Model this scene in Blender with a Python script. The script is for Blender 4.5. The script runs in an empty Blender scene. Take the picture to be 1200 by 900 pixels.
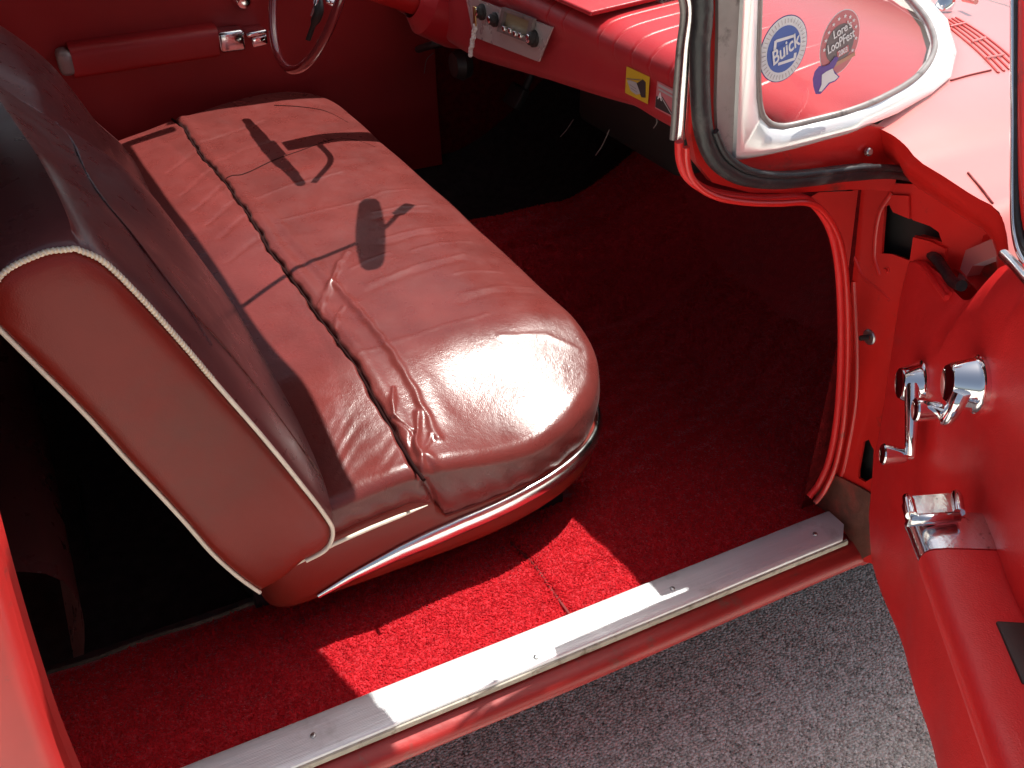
import bpy, bmesh, math, random
import numpy as np
from mathutils import Vector, Matrix, geometry
random.seed(7); rng = np.random.default_rng(7)
C = bpy.context.scene.collection
R = math.radians

# ------------------------------------------------------------------ camera and surveying helpers
F = 1150.0; PIT = R(34.5); YAW = R(27.0)
CAMP = (0.829, -1.0599, 1.51)
HV = (-math.cos(YAW), math.sin(YAW)); RV = (math.sin(YAW), math.cos(YAW))
def ray(px, py):
    u = px-600; v = py-450
    a = -v*math.sin(PIT)+F*math.cos(PIT)
    return (HV[0]*a+RV[0]*u, HV[1]*a+RV[1]*u, -v*math.cos(PIT)-F*math.sin(PIT))
def on(ax, val, px, py):
    q = ray(px, py); t = (val-CAMP[ax])/q[ax]
    return Vector([CAMP[i]+q[i]*t for i in range(3)])
def PX(v, px, py): return on(0, v, px, py)
def PY(v, px, py): return on(1, v, px, py)
def PZ(v, px, py): return on(2, v, px, py)

# ------------------------------------------------------------------ object helpers
CARLOC = Vector((-0.97, 0.0, 0.03))
def tag(o, label=None, cat=None, group=None, kind=None):
    if label: o['label'] = label
    if cat: o['category'] = cat
    if group: o['group'] = group
    if kind: o['kind'] = kind
    return o
def link(name, me, mat, parent, smooth=True, label=None):
    o = bpy.data.objects.new(name, me); C.objects.link(o)
    if mat: me.materials.append(mat)
    if smooth:
        for p in me.polygons: p.use_smooth = True
    if parent is not None:
        o.parent = parent
        if parent.parent is None: o.location = -parent.location
    if label: o['label'] = label
    return o
def obj(name, bm, mat, parent, smooth=True, label=None, auto=None):
    bmesh.ops.recalc_face_normals(bm, faces=bm.faces[:])
    me = bpy.data.meshes.new(name); bm.to_mesh(me); bm.free()
    o = link(name, me, mat, parent, smooth, label)
    if auto is not None: me.set_sharp_from_angle(angle=R(auto))
    return o
def pyobj(name, verts, faces, mat, parent, smooth=True, label=None, auto=None):
    bm = bmesh.new()
    vs = [bm.verts.new(v) for v in verts]
    for f in faces:
        try: bm.faces.new([vs[i] for i in f])
        except ValueError: pass
    return obj(name, bm, mat, parent, smooth, label, auto)

def spl(pts, n, closed=False):
    """chord length Catmull-Rom resampling to n points"""
    P = [Vector(p) for p in pts]
    if len(P) == 2: return [P[0].lerp(P[1], i/(n-1)) for i in range(n)]
    if closed: P = P+[P[0]]
    L = [0.0]
    for a, b in zip(P, P[1:]): L.append(L[-1]+max((b-a).length, 1e-9))
    m = len(P)
    def tan(i):
        if closed and i in (0, m-1): return (P[1]-P[m-2])/((L[1]-L[0])+(L[m-1]-L[m-2]))
        if i == 0: return (P[1]-P[0])/(L[1]-L[0])
        if i == m-1: return (P[i]-P[i-1])/(L[i]-L[i-1])
        return (P[i+1]-P[i-1])/(L[i+1]-L[i-1])
    T = [tan(i) for i in range(m)]
    out = []; k = 0
    tot = L[-1]
    for i in range(n):
        s = tot*i/(n if closed else n-1)
        while k < m-2 and s > L[k+1]: k += 1
        h = L[k+1]-L[k]; t = (s-L[k])/h
        t2 = t*t; t3 = t2*t
        out.append(P[k]*(2*t3-3*t2+1)+T[k]*h*(t3-2*t2+t)+P[k+1]*(-2*t3+3*t2)+T[k+1]*h*(t3-t2))
    return out
def lin(pts, n):
    P = [Vector(p) for p in pts]; L = [0.0]
    for a, b in zip(P, P[1:]): L.append(L[-1]+(b-a).length)
    out = []; k = 0
    for i in range(n):
        s = L[-1]*i/(n-1)
        while k < len(P)-2 and s > L[k+1]: k += 1
        out.append(P[k].lerp(P[k+1], (s-L[k])/max(L[k+1]-L[k], 1e-9)))
    return out

def add_grid(bm, rows, closed_u=False):
    V = [[bm.verts.new(p) for p in r] for r in rows]
    n = len(rows[0])
    for a, b in zip(V, V[1:]):
        for i in range(n if closed_u else n-1):
            j = (i+1) % n
            bm.faces.new((a[i], a[j], b[j], b[i]))
    return V
def loft(curves, nu=24, nv=24, smooth_u=True, smooth_v=True):
    cs = [(spl if smooth_u else lin)(c, nu) for c in curves]
    cols = [(spl if smooth_v else lin)([c[i] for c in cs], nv) for i in range(nu)]
    return [[cols[i][j] for i in range(nu)] for j in range(nv)]
def sheet(name, rows, mat, parent, thick=0.0, label=None, auto=None, flip=False):
    """a surface given as rows of points; thickness goes along -normal as real geometry"""
    bm = bmesh.new()
    add_grid(bm, rows)
    if thick:
        bm.normal_update()
        sgn = -1 if not flip else 1
        geo = bmesh.ops.extrude_face_region(bm, geom=bm.faces[:])
        vs = [g for g in geo['geom'] if isinstance(g, bmesh.types.BMVert)]
        nr = {v: v.normal.copy() for v in vs}
        # use normals of the original verts
        m = len(rows[0])
        idx = 0
        orig = bm.verts[:len(rows)*m] if False else None
        N = {}
        bm.normal_update()
        for v in vs:
            pass
        for v in vs: v.co += nr[v]*thick*sgn if nr[v].length > 0 else Vector()
    return obj(name, bm, mat, parent, True, label, auto)

def add_tube(bm, pts, r, n=10, closed=False, caps=True, flat=None, up=None):
    """round (or elliptical: flat=(ra,rb)) tube along a path"""
    P = [Vector(p) for p in pts]; m = len(P)
    rings = []
    prev = None
    for i, p in enumerate(P):
        a = P[(i-1) % m] if (closed or i > 0) else P[i]
        b = P[(i+1) % m] if (closed or i < m-1) else P[i]
        t = (b-a).normalized()
        if up is not None: ref = Vector(up)
        elif prev is None:
            ref = Vector((0, 0, 1)) if abs(t.z) < .9 else Vector((1, 0, 0))
        else: ref = prev
        x = (ref-t*ref.dot(t)).normalized(); y = t.cross(x); prev = x
        rr = r[i] if isinstance(r, (list, tuple)) else r
        ra, rb = (rr, rr) if flat is None else (flat[0]*rr, flat[1]*rr)
        rings.append([bm.verts.new(p+x*(math.cos(2*math.pi*k/n)*ra)+y*(math.sin(2*math.pi*k/n)*rb)) for k in range(n)])
    for i in range(m if closed else m-1):
        A = rings[i]; B = rings[(i+1) % m]
        for k in range(n):
            j = (k+1) % n
            bm.faces.new((A[k], A[j], B[j], B[k]))
    if caps and not closed:
        bm.faces.new(rings[0][::-1]); bm.faces.new(rings[-1])
    return bm
def tube(name, pts, r, mat, parent, n=10, closed=False, label=None, flat=None, up=None):
    return obj(name, add_tube(bmesh.new(), pts, r, n, closed, True, flat, up), mat, parent, True, label, 60)

def add_lathe(bm, prof, org, axis, n=32):
    """prof: (radius, height) pairs along axis from org"""
    ax = Vector(axis).normalized(); ref = Vector((0, 0, 1)) if abs(ax.z) < .9 else Vector((1, 0, 0))
    x = (ref-ax*ref.dot(ax)).normalized(); y = ax.cross(x); org = Vector(org)
    rings = []
    for r_, h_ in prof:
        if r_ <= 1e-6: rings.append([bm.verts.new(org+ax*h_)])
        else: rings.append([bm.verts.new(org+ax*h_+x*(math.cos(2*math.pi*k/n)*r_)+y*(math.sin(2*math.pi*k/n)*r_)) for k in range(n)])
    for A, B in zip(rings, rings[1:]):
        for k in range(n):
            j = (k+1) % n
            if len(A) == 1 and len(B) == 1: continue
            if len(A) == 1: bm.faces.new((A[0], B[j], B[k]))
            elif len(B) == 1: bm.faces.new((A[k], A[j], B[0]))
            else: bm.faces.new((A[k], A[j], B[j], B[k]))
    return bm
def lathe(name, prof, org, axis, mat, parent, n=32, label=None, auto=35):
    return obj(name, add_lathe(bmesh.new(), prof, org, axis, n), mat, parent, True, label, auto)

def add_box(bm, org, ax, ay, az, bevel=0.0, seg=2):
    """box from corner org with edge vectors"""
    o = Vector(org); ax, ay, az = Vector(ax), Vector(ay), Vector(az)
    c = [o, o+ax, o+ax+ay, o+ay, o+az, o+ax+az, o+ax+ay+az, o+ay+az]
    v = [bm.verts.new(p) for p in c]
    fs = [bm.faces.new([v[i] for i in f]) for f in ((3, 2, 1, 0), (4, 5, 6, 7), (0, 1, 5, 4), (1, 2, 6, 5), (2, 3, 7, 6), (3, 0, 4, 7))]
    if bevel:
        es = list({e for f in fs for e in f.edges})
        bmesh.ops.bevel(bm, geom=es, offset=bevel, segments=seg, affect='EDGES', profile=.5)
    return bm
def box(name, org, ax, ay, az, mat, parent, bevel=.002, label=None, seg=2):
    return obj(name, add_box(bmesh.new(), org, ax, ay, az, bevel, seg), mat, parent, True, label, 50)

def add_plate(bm, outer, holes, vec, lip=None):
    """polygon (with holes) extruded by vec; outline points are 3-D"""
    loops = [[bm.verts.new(p) for p in outer]]+[[bm.verts.new(p) for p in h] for h in holes]
    es = []
    for lp in loops:
        for i in range(len(lp)): es.append(bm.edges.new((lp[i], lp[(i+1) % len(lp)])))
    r = bmesh.ops.triangle_fill(bm, use_beauty=True, use_dissolve=False, edges=es)
    fs = [g for g in r['geom'] if isinstance(g, bmesh.types.BMFace)]
    if vec is not None:
        g = bmesh.ops.extrude_face_region(bm, geom=fs)
        bmesh.ops.translate(bm, verts=[x for x in g['geom'] if isinstance(x, bmesh.types.BMVert)], vec=Vector(vec))
    return bm
def plate(name, outer, holes, vec, mat, parent, label=None, auto=30):
    return obj(name, add_plate(bmesh.new(), outer, holes, vec), mat, parent, True, label, auto)

# ------------------------------------------------------------------ materials
def mat(name, col, rough=.5, metal=0.0, coat=0.0, sheen=0.0, spec=.5, bumps=(), var=0.0, varscale=8.0,
        dirt=None, roughvar=0.0, coat_rough=.05, coat_ior=1.5, emit=None, trans=0.0, anis=None):
    m = bpy.data.materials.new(name); m.use_nodes = True
    nt = m.node_tree; N = nt.nodes; L = nt.links
    b = N['Principled BSDF']
    b.inputs['Base Color'].default_value = (*col, 1); b.inputs['Roughness'].default_value = rough
    b.inputs['Metallic'].default_value = metal; b.inputs['Coat Weight'].default_value = coat
    b.inputs['Coat Roughness'].default_value = coat_rough; b.inputs['Coat IOR'].default_value = coat_ior
    b.inputs['Sheen Weight'].default_value = sheen; b.inputs['Sheen Roughness'].default_value = .4
    b.inputs['Specular IOR Level'].default_value = spec
    b.inputs['Transmission Weight'].default_value = trans
    tc = N.new('ShaderNodeTexCoord')
    colsock = None
    if var:
        nz = N.new('ShaderNodeTexNoise'); nz.inputs['Scale'].default_value = varscale; nz.inputs['Detail'].default_value = 6
        L.new(tc.outputs['Object'], nz.inputs['Vector'])
        mp = N.new('ShaderNodeMapRange'); mp.inputs['From Min'].default_value = .3; mp.inputs['From Max'].default_value = .7
        mp.inputs['To Min'].default_value = 1-var; mp.inputs['To Max'].default_value = 1+var
        L.new(nz.outputs['Fac'], mp.inputs['Value'])
        mx = N.new('ShaderNodeVectorMath'); mx.operation = 'SCALE'; mx.inputs[0].default_value = col
        L.new(mp.outputs[0], mx.inputs['Scale']); colsock = mx.outputs[0]
    if dirt:
        dcol, dscale, lo, hi = dirt
        nz = N.new('ShaderNodeTexNoise'); nz.inputs['Scale'].default_value = dscale; nz.inputs['Detail'].default_value = 8; nz.inputs['Roughness'].default_value = .65
        L.new(tc.outputs['Object'], nz.inputs['Vector'])
        mp = N.new('ShaderNodeMapRange'); mp.inputs['From Min'].default_value = lo; mp.inputs['From Max'].default_value = hi
        L.new(nz.outputs['Fac'], mp.inputs['Value'])
        mx = N.new('ShaderNodeMix'); mx.data_type = 'RGBA'
        L.new(mp.outputs[0], mx.inputs['Factor'])
        if colsock: L.new(colsock, mx.inputs[6])
        else: mx.inputs[6].default_value = (*col, 1)
        mx.inputs[7].default_value = (*dcol, 1); colsock = mx.outputs[2]
    if colsock: L.new(colsock, b.inputs['Base Color'])
    if roughvar:
        nz = N.new('ShaderNodeTexNoise'); nz.inputs['Scale'].default_value = 25; nz.inputs['Detail'].default_value = 5
        L.new(tc.outputs['Object'], nz.inputs['Vector'])
        mp = N.new('ShaderNodeMapRange'); mp.inputs['From Min'].default_value = .3; mp.inputs['From Max'].default_value = .7
        mp.inputs['To Min'].default_value = max(0.02, rough-roughvar); mp.inputs['To Max'].default_value = rough+roughvar
        L.new(nz.outputs['Fac'], mp.inputs['Value']); L.new(mp.outputs[0], b.inputs['Roughness'])
    prev = None
    for kind, scale, dist, *rest in bumps:
        if kind == 'noise':
            t = N.new('ShaderNodeTexNoise'); t.inputs['Scale'].default_value = scale; t.inputs['Detail'].default_value = (1 if scale < 20 else 3); out = 'Fac'
        elif kind == 'vor':
            t = N.new('ShaderNodeTexVoronoi'); t.inputs['Scale'].default_value = scale; out = 'Distance'
        elif kind == 'voredge':
            t = N.new('ShaderNodeTexVoronoi'); t.feature = 'DISTANCE_TO_EDGE'; t.inputs['Scale'].default_value = scale; out = 'Distance'
        elif kind == 'wave':
            t = N.new('ShaderNodeTexWave'); t.bands_direction = rest[0]; t.inputs['Scale'].default_value = scale; out = 'Fac'
        if kind == 'noise' and rest:
            mpn = N.new('ShaderNodeMapping'); mpn.inputs['Scale'].default_value = rest[0]
            L.new(tc.outputs['Object'], mpn.inputs['Vector']); L.new(mpn.outputs[0], t.inputs['Vector'])
        else: L.new(tc.outputs['Object'], t.inputs['Vector'])
        bp = N.new('ShaderNodeBump'); bp.inputs['Strength'].default_value = 1.0; bp.inputs['Distance'].default_value = dist
        L.new(t.outputs[out], bp.inputs['Height'])
        if prev: L.new(prev, bp.inputs['Normal'])
        prev = bp.outputs['Normal']
    if prev: L.new(prev, b.inputs['Normal']); 
    return m

LEATHER = mat('maroon_leather', (.128, .023, .020), .31, spec=.46, sheen=.03, var=.16, varscale=9, roughvar=.07,
              bumps=(('noise', 11, .0024), ('noise', 85, .0004), ('voredge', 110, .00018), ('voredge', 330, .00025)))
LEATHER_D = mat('maroon_leather_backrest', (.14, .042, .042), .30, spec=.55, var=.12, varscale=5, roughvar=.05,
              bumps=(('noise', 4, .004), ('noise', 70, .00015)))
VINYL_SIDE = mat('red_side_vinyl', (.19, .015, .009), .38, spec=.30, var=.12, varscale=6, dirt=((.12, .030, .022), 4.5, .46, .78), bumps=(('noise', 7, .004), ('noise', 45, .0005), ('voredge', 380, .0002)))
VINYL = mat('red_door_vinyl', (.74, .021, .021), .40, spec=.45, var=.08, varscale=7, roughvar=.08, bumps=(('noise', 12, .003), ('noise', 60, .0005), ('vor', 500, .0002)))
VINYL_FAR = mat('shaded_red_vinyl', (.36, .014, .016), .45, var=.08, varscale=5, bumps=(('noise', 10, .003), ('vor', 500, .0002)))  # darker copy of the door vinyl; holds the far side's shade
DASHV = mat('red_dash_vinyl', (.42, .014, .021), .38, spec=.45, sheen=.1, var=.06, bumps=(('noise', 14, .002), ('vor', 600, .0002)))
PAINT = mat('red_paint', (.47, .012, .012), .35, coat=.6, coat_rough=.12, var=.08, varscale=6, bumps=(('noise', 8, .002),))
PAINT_JAMB = mat('red_jamb_paint', (.66, .018, .014), .34, coat=.5, coat_rough=.15, var=.1, varscale=9,
                 dirt=((.10, .045, .03), 14, .60, .74), bumps=(('noise', 10, .003), ('noise', 120, .0004)))
PAINT_OLD = mat('worn_rocker_paint', (.34, .018, .015), .45, coat=.15, coat_rough=.2, var=.15, varscale=12,
                dirt=((.17, .06, .045), 30, .58, .72), bumps=(('noise', 40, .0008),))
PAINT_EDGE = mat('red_edge_paint', (.44, .016, .014), .45, coat=.2, coat_rough=.25, var=.1, varscale=9, dirt=((.12, .04, .03), 20, .62, .76), bumps=(('noise', 8, .002),))
RUST = mat('grimy_metal', (.13, .045, .03), .6, var=.35, varscale=25, dirt=((.25, .05, .035), 16, .48, .6), bumps=(('noise', 60, .002),))
PAINT_SUN = mat('sun_glare_red_paint', (.62, .10, .078), .30, coat=1.0, coat_rough=.2, coat_ior=2.1, spec=.8, sheen=1.0, var=.05, bumps=(('noise', 5, .002),))  # paler base and full sheen stand in for sun glare on red
CARPET = mat('red_carpet', (.44, .016, .024), .95, spec=.15, sheen=.3, var=.16, varscale=60, bumps=(('noise', 320, .003), ('noise', 60, .002)))
def pilemat():
    m = mat('carpet_fibre', (.54, .019, .028), .95, spec=.1, var=.12, varscale=60)
    nt = m.node_tree; N = nt.nodes; L = nt.links; b = N['Principled BSDF']; out = [n for n in N if n.type == 'OUTPUT_MATERIAL'][0]
    t = N.new('ShaderNodeBsdfTranslucent'); t.inputs[0].default_value = (.72, .026, .036, 1); mx = N.new('ShaderNodeMixShader'); mx.inputs[0].default_value = .35
    L.new(b.outputs[0], mx.inputs[1]); L.new(t.outputs[0], mx.inputs[2]); L.new(mx.outputs[0], out.inputs[0]); return m
PILE = pilemat()
CARPET_SHADED = mat('shaded_red_carpet', (.16, .008, .010), .97, spec=.1, var=.3, varscale=60, bumps=(('noise', 320, .003),))  # darker carpet copy that puts shade on the kick panels
FIREWALL_SHADE = mat('firewall_shade', (.035, .018, .016), .95, spec=.1, var=.3, varscale=30, bumps=(('noise', 200, .002),))  # near-black so the firewall colour holds the footwell's shade
SHADE_CARPET = mat('footwell_shade_carpet', (.050, .034, .031), .95, spec=.1, var=.3, varscale=40, bumps=(('noise', 320, .002),))  # near-black colour carries the shade of the footwells
BLACK = mat('black_rubber', (.018, .018, .02), .42, spec=.5, roughvar=.12, dirt=((.09, .08, .075), 22, .55, .75), bumps=(('noise', 30, .003), ('noise', 160, .0006)))
DARK = mat('black_plastic', (.024, .021, .020), .5)
CHROME = mat('chrome', (.86, .86, .87), .06, metal=1, roughvar=.03, bumps=(('noise', 6, .0015),), dirt=((.45, .42, .40), 60, .68, .78))
CHROME_W = mat('worn_chrome', (.78, .77, .78), .16, metal=1, roughvar=.07, dirt=((.25, .22, .22), 90, .62, .72), bumps=(('noise', 200, .0002),))
MOULD = mat('satin_moulding', (.90, .90, .89), .22, metal=.55, roughvar=.05, bumps=(('noise', 7, .001),))
STEEL = mat('stainless_trim', (.80, .80, .79), .22, metal=1, roughvar=.05, bumps=(('noise', 10, .001),))
ALU = mat('ribbed_aluminium', (.74, .75, .765), .40, metal=.3, roughvar=.08, dirt=((.50, .49, .48), 14, .56, .75), bumps=(('wave', 150, .00012, 'X'), ('noise', 40, .0006, (8, .25, 1)), ('noise', 9, .002)))
GREYMETAL = mat('grey_pillar_metal', (.26, .235, .225), .42, metal=.35, var=.2, varscale=16, dirt=((.05, .04, .04), 22, .56, .70), bumps=(('noise', 18, .003),))
BEIGE = mat('weathered_beige_edge', (.40, .36, .29), .6, var=.2, varscale=40, dirt=((.16, .12, .08), 50, .52, .68))
PIPING = mat('ivory_piping', (.74, .66, .54), .5, var=.08, varscale=60)
CORD = mat('twisted_cord_piping', (.66, .52, .36), .6, var=.2, varscale=80)
SCREWM = mat('screw_steel', (.45, .45, .46), .3, metal=1)
WHITE_B = mat('white_plastic', (.78, .76, .72), .4)
SEAM = mat('dark_red_seam', (.16, .008, .008), .7)
SLOT = mat('red_slot', (.42, .03, .025), .5)
RADIO = mat('radio_chrome', (.62, .60, .59), .30, metal=.45, roughvar=.06)
DIAL = mat('dial_face', (.30, .27, .16), .3)
RIM = mat('red_translucent_rim', (.28, .03, .035), .18, coat=1, trans=.25)
ROOFM = mat('white_roof_paint', (.75, .73, .69), .35, coat=.5)
HEADLINER = mat('headliner_cloth', (.06, .02, .02), .9, var=.1)
BRASS = mat('brass_key', (.5, .38, .16), .35, metal=1)

def flatmat(name, col, rough=.45): return mat(name, col, rough)
ST_WHITE = flatmat('sticker_white', (.74, .74, .76)); ST_BLUE = flatmat('sticker_blue', (.055, .12, .42))
ST_NAVY = flatmat('sticker_navy', (.035, .05, .22)); ST_PINK = flatmat('sticker_pink', (.55, .17, .19)); ST_GREY = flatmat('sticker_grey', (.16, .13, .14))
ST_PURPLE = flatmat('sticker_purple', (.11, .05, .30)); ST_TAN = flatmat('sticker_tan', (.50, .26, .17)); ST_YEL = flatmat('sticker_yellow', (.62, .38, .02))
ST_BLACK = flatmat('sticker_black', (.03, .028, .03)); ST_LGREY = flatmat('sticker_light_grey', (.42, .38, .38))

def glassmat():
    m = bpy.data.materials.new('window_glass'); m.use_nodes = True
    nt = m.node_tree; N = nt.nodes; L = nt.links
    for n in list(N): N.remove(n)
    out = N.new('ShaderNodeOutputMaterial'); tr = N.new('ShaderNodeBsdfTransparent'); tr.inputs[0].default_value = (.93, .96, .94, 1)
    gl = N.new('ShaderNodeBsdfGlossy'); gl.inputs['Roughness'].default_value = .02
    lw = N.new('ShaderNodeLayerWeight'); lw.inputs[0].default_value = .5
    pw = N.new('ShaderNodeMath'); pw.operation = 'POWER'; pw.inputs[1].default_value = 4.5; L.new(lw.outputs['Facing'], pw.inputs[0])
    ma = N.new('ShaderNodeMath'); ma.operation = 'MULTIPLY_ADD'; ma.inputs[1].default_value = .8; ma.inputs[2].default_value = .045; L.new(pw.outputs[0], ma.inputs[0])
    df = N.new('ShaderNodeBsdfDiffuse'); df.inputs[0].default_value = (.8, .8, .8, 1); tl = N.new('ShaderNodeBsdfTranslucent'); tl.inputs[0].default_value = (.8, .8, .8, 1)
    ds = N.new('ShaderNodeAddShader'); L.new(df.outputs[0], ds.inputs[0]); L.new(tl.outputs[0], ds.inputs[1])
    dm = N.new('ShaderNodeMixShader'); dm.inputs[0].default_value = .03; L.new(tr.outputs[0], dm.inputs[1]); L.new(ds.outputs[0], dm.inputs[2])
    tr = dm
    mx = N.new('ShaderNodeMixShader'); L.new(ma.outputs[0], mx.inputs[0]); L.new(tr.outputs[0], mx.inputs[1]); L.new(gl.outputs[0], mx.inputs[2])
    L.new(mx.outputs[0], out.inputs[0]); return m
GLASS = glassmat()

def asphaltmat():
    m = bpy.data.materials.new('asphalt_aggregate'); m.use_nodes = True
    nt = m.node_tree; N = nt.nodes; L = nt.links; b = N['Principled BSDF']
    tc = N.new('ShaderNodeTexCoord')
    def vor(scale):
        v = N.new('ShaderNodeTexVoronoi'); v.inputs['Scale'].default_value = scale; L.new(tc.outputs['Object'], v.inputs['Vector']); return v
    v1 = vor(190); v2 = vor(420)
    sep = N.new('ShaderNodeSeparateColor'); L.new(v1.outputs['Color'], sep.inputs[0])
    sep2 = N.new('ShaderNodeSeparateColor'); L.new(v2.outputs['Color'], sep2.inputs[0])
    av = N.new('ShaderNodeMath'); av.operation = 'MULTIPLY_ADD'; av.inputs[1].default_value = .30; L.new(sep2.outputs[1], av.inputs[0])
    hf = N.new('ShaderNodeMath'); hf.operation = 'MULTIPLY'; hf.inputs[1].default_value = .55; L.new(sep.outputs[0], hf.inputs[0]); L.new(hf.outputs[0], av.inputs[2])
    nz = N.new('ShaderNodeTexNoise'); nz.inputs['Scale'].default_value = 7; nz.inputs['Detail'].default_value = 6; L.new(tc.outputs['Object'], nz.inputs['Vector'])
    ad = N.new('ShaderNodeMath'); ad.operation = 'MULTIPLY_ADD'; ad.inputs[1].default_value = .22; L.new(nz.outputs['Fac'], ad.inputs[0]); L.new(av.outputs[0], ad.inputs[2])
    cr = N.new('ShaderNodeValToRGB'); e = cr.color_ramp.elements
    e[0].position = .12; e[0].color = (.11, .108, .092, 1); e[1].position = .85; e[1].color = (1.0, .98, .88, 1)
    k = e.new(.42); k.color = (.57, .555, .48, 1)
    L.new(ad.outputs[0], cr.inputs[0]); L.new(cr.outputs[0], b.inputs['Base Color'])
    b.inputs['Roughness'].default_value = .75
    bp = N.new('ShaderNodeBump'); bp.inputs['Distance'].default_value = .004; bp.inputs['Strength'].default_value = 1; bp.invert = True
    L.new(v1.outputs['Distance'], bp.inputs['Height']); L.new(bp.outputs[0], b.inputs['Normal'])
    return m
ASPH = asphaltmat()

# ------------------------------------------------------------------ ground
g = [(-40, -40, .03), (40, -40, .03), (40, 40, .03), (-40, 40, .03)]
big = [(-400, -400, .02), (400, -400, .02), (400, 400, .02), (-400, 400, .02)]
bm = bmesh.new()
for q in (big,):
    bm.faces.new([bm.verts.new((p[0], p[1], .03)) for p in q])
road = obj('asphalt_ground', bm, ASPH, None, False)
tag(road, 'grey coarse asphalt of the car park under the car', 'asphalt', kind='structure')

# ------------------------------------------------------------------ the car
CAR = bpy.data.objects.new('car', None); C.objects.link(CAR); CAR.location = CARLOC
tag(CAR, 'red vintage hardtop car with open passenger door, maroon bench seat and red carpet', 'car')

# ---- seat cushion ------------------------------------------------
SX0, SX1 = -1.745, -.206       # far and near end
SY0, SY1 = -.93, -.283         # rear and front
def rrect(n_straight=1):
    """outline of the cushion, counter-clockwise, starting mid near side; dense"""
    def corner(cx, cy, rx, ry, a0, a1, n):
        o = []
        for i in range(n):
            a = a0+(a1-a0)*i/(n-1)
            c, s = math.cos(a), math.sin(a); e = 2/2.3
            o.append((cx+rx*math.copysign(abs(c)**e, c), cy+ry*math.copysign(abs(s)**e, s)))
        return o
    rf = .15; rr = .05
    pts = []
    pts += corner(SX1-.20, SY1-.365, .20, .365, 0, math.pi/2, 90)
    pts += corner(SX0+rf, SY1-rf, rf, rf, math.pi/2, math.pi, 40)
    pts += corner(SX0+rr, SY0+rr, rr, rr, math.pi, 1.5*math.pi, 12)
    pts += corner(SX1-rr, SY0+rr, rr, rr, 1.5*math.pi, 2*math.pi, 12)
    # resample evenly
    P = [Vector((x, y, 0)) for x, y in pts]+[Vector((*pts[0], 0))]
    return lin(P, 1501)[:-1]
OUT = np.array([[p.x, p.y] for p in rrect()])
# a little bow of the front edge
fx = np.clip((OUT[:, 1]+.80)/.35, 0, 1); fx = fx*fx*(3-2*fx)
OUT[:, 0] -= np.where(OUT[:, 0] < -1.2, (.085*fx-.02)*np.clip((-1.2-OUT[:, 0])/.5, 0, 1), 0)
OUT[:, 1] += (-.010*((OUT[:, 0]+.97)/.77)**2+.004)*np.clip((OUT[:, 1]+.6)/.3, 0, 1)
def seg_dist(x, y, poly):
    d = np.full(x.shape, 9.0)
    for (ax, ay), (bx, by) in zip(poly, poly[1:]):
        vx, vy = bx-ax, by-ay; l2 = vx*vx+vy*vy+1e-12
        t = np.clip(((x-ax)*vx+(y-ay)*vy)/l2, 0, 1)
        d = np.minimum(d, np.hypot(x-ax-t*vx, y-ay-t*vy))
    return d
def px2(pts, z=.64):
    return [tuple(PZ(z, *p)[:2]) for p in pts]
CREASE = [(-1.745, -.722), (-1.66, -.712)]+px2([(232, 181), (263, 216), (290, 255), (317, 300), (345, 336), (372, 372), (400, 411), (443, 470)], .642)+px2([(483, 528)], .632)+[(-.19, -.682)]
def ctop(x, y):
    """height of the cushion's upper surface"""
    dn = np.maximum(0, .28-(SX1-x))/.28; df = np.maximum(0, .2-(x-SX0))/.2
    dfr = np.maximum(0, .16-(SY1-y))/.16; dr = np.maximum(0, (-.70-y))/.3
    t_ = np.clip((x+.47)/.285, 0, 1); wy = np.clip((y+.66)/.2, 0, 1); wy = wy*wy*(3-2*wy)
    z = .656-(.052+.034*wy)*t_*t_*(3-2*t_)+np.where(y > -.7, .004, -.012)*df**2*np.clip(np.abs(y+.7)/.1, 0, 1)-.020*dfr**2-.050*dr**1.5
    # springs and stuffing: broad soft unevenness
    z = z+.003*np.sin(x*9.1+1)*np.sin(y*11+.4)+.0016*np.sin(x*23+2*np.sin(y*9))*np.sin(y*17+1)
    return z
WR = []
def wr(pts, amp, w, z=.645): WR.append((px2(pts, z), amp, w))
wr([(392, 337), (412, 360), (437, 390), (460, 420), (480, 446), (500, 474), (512, 492)], .0038, .0065)
wr([(407, 300), (392, 330), (373, 367)], .0028, .005)
wr([(398, 312), (385, 350), (377, 372)], .002, .004)
wr([(402, 365), (396, 380), (392, 393)], .002, .004)
wr([(462, 460), (460, 484), (470, 492), (484, 498)], .0030, .004, .635)
wr([(460, 486), (484, 499)], -.004, .003, .635)
wr([(490, 482), (488, 500), (488, 516), (496, 532)], .0045, .005, .63)
wr([(484, 500), (482, 520), (490, 535)], -.0035, .005, .63)
wr([(498, 530), (515, 538), (536, 546)], -.0035, .0045, .625)
wr([(500, 524), (520, 533), (540, 541)], .0025, .006, .625)
wr([(488, 536), (496, 548), (506, 560), (520, 566)], .0035, .005, .62)
wr([(505, 500), (498, 514), (495, 518)], .002, .003, .63)
for pts in ([(433, 337), (490, 316), (543, 300)], [(533, 325), (560, 319), (587, 317)], [(540, 350), (585, 337), (623, 333)], [(587, 393), (640, 386), (677, 391)],
            [(440, 250), (470, 243), (500, 240)], [(450, 281), (490, 271), (533, 263)], [(483, 297), (515, 288), (550, 283)], [(416, 240), (450, 226), (478, 222)],
            [(300, 235), (340, 220), (400, 205)], [(330, 262), (380, 248), (420, 238)], [(420, 420), (500, 392), (570, 372)], [(455, 300), (430, 309), (412, 318)]):
    wr(pts, .0010, .0060, .65)
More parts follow.
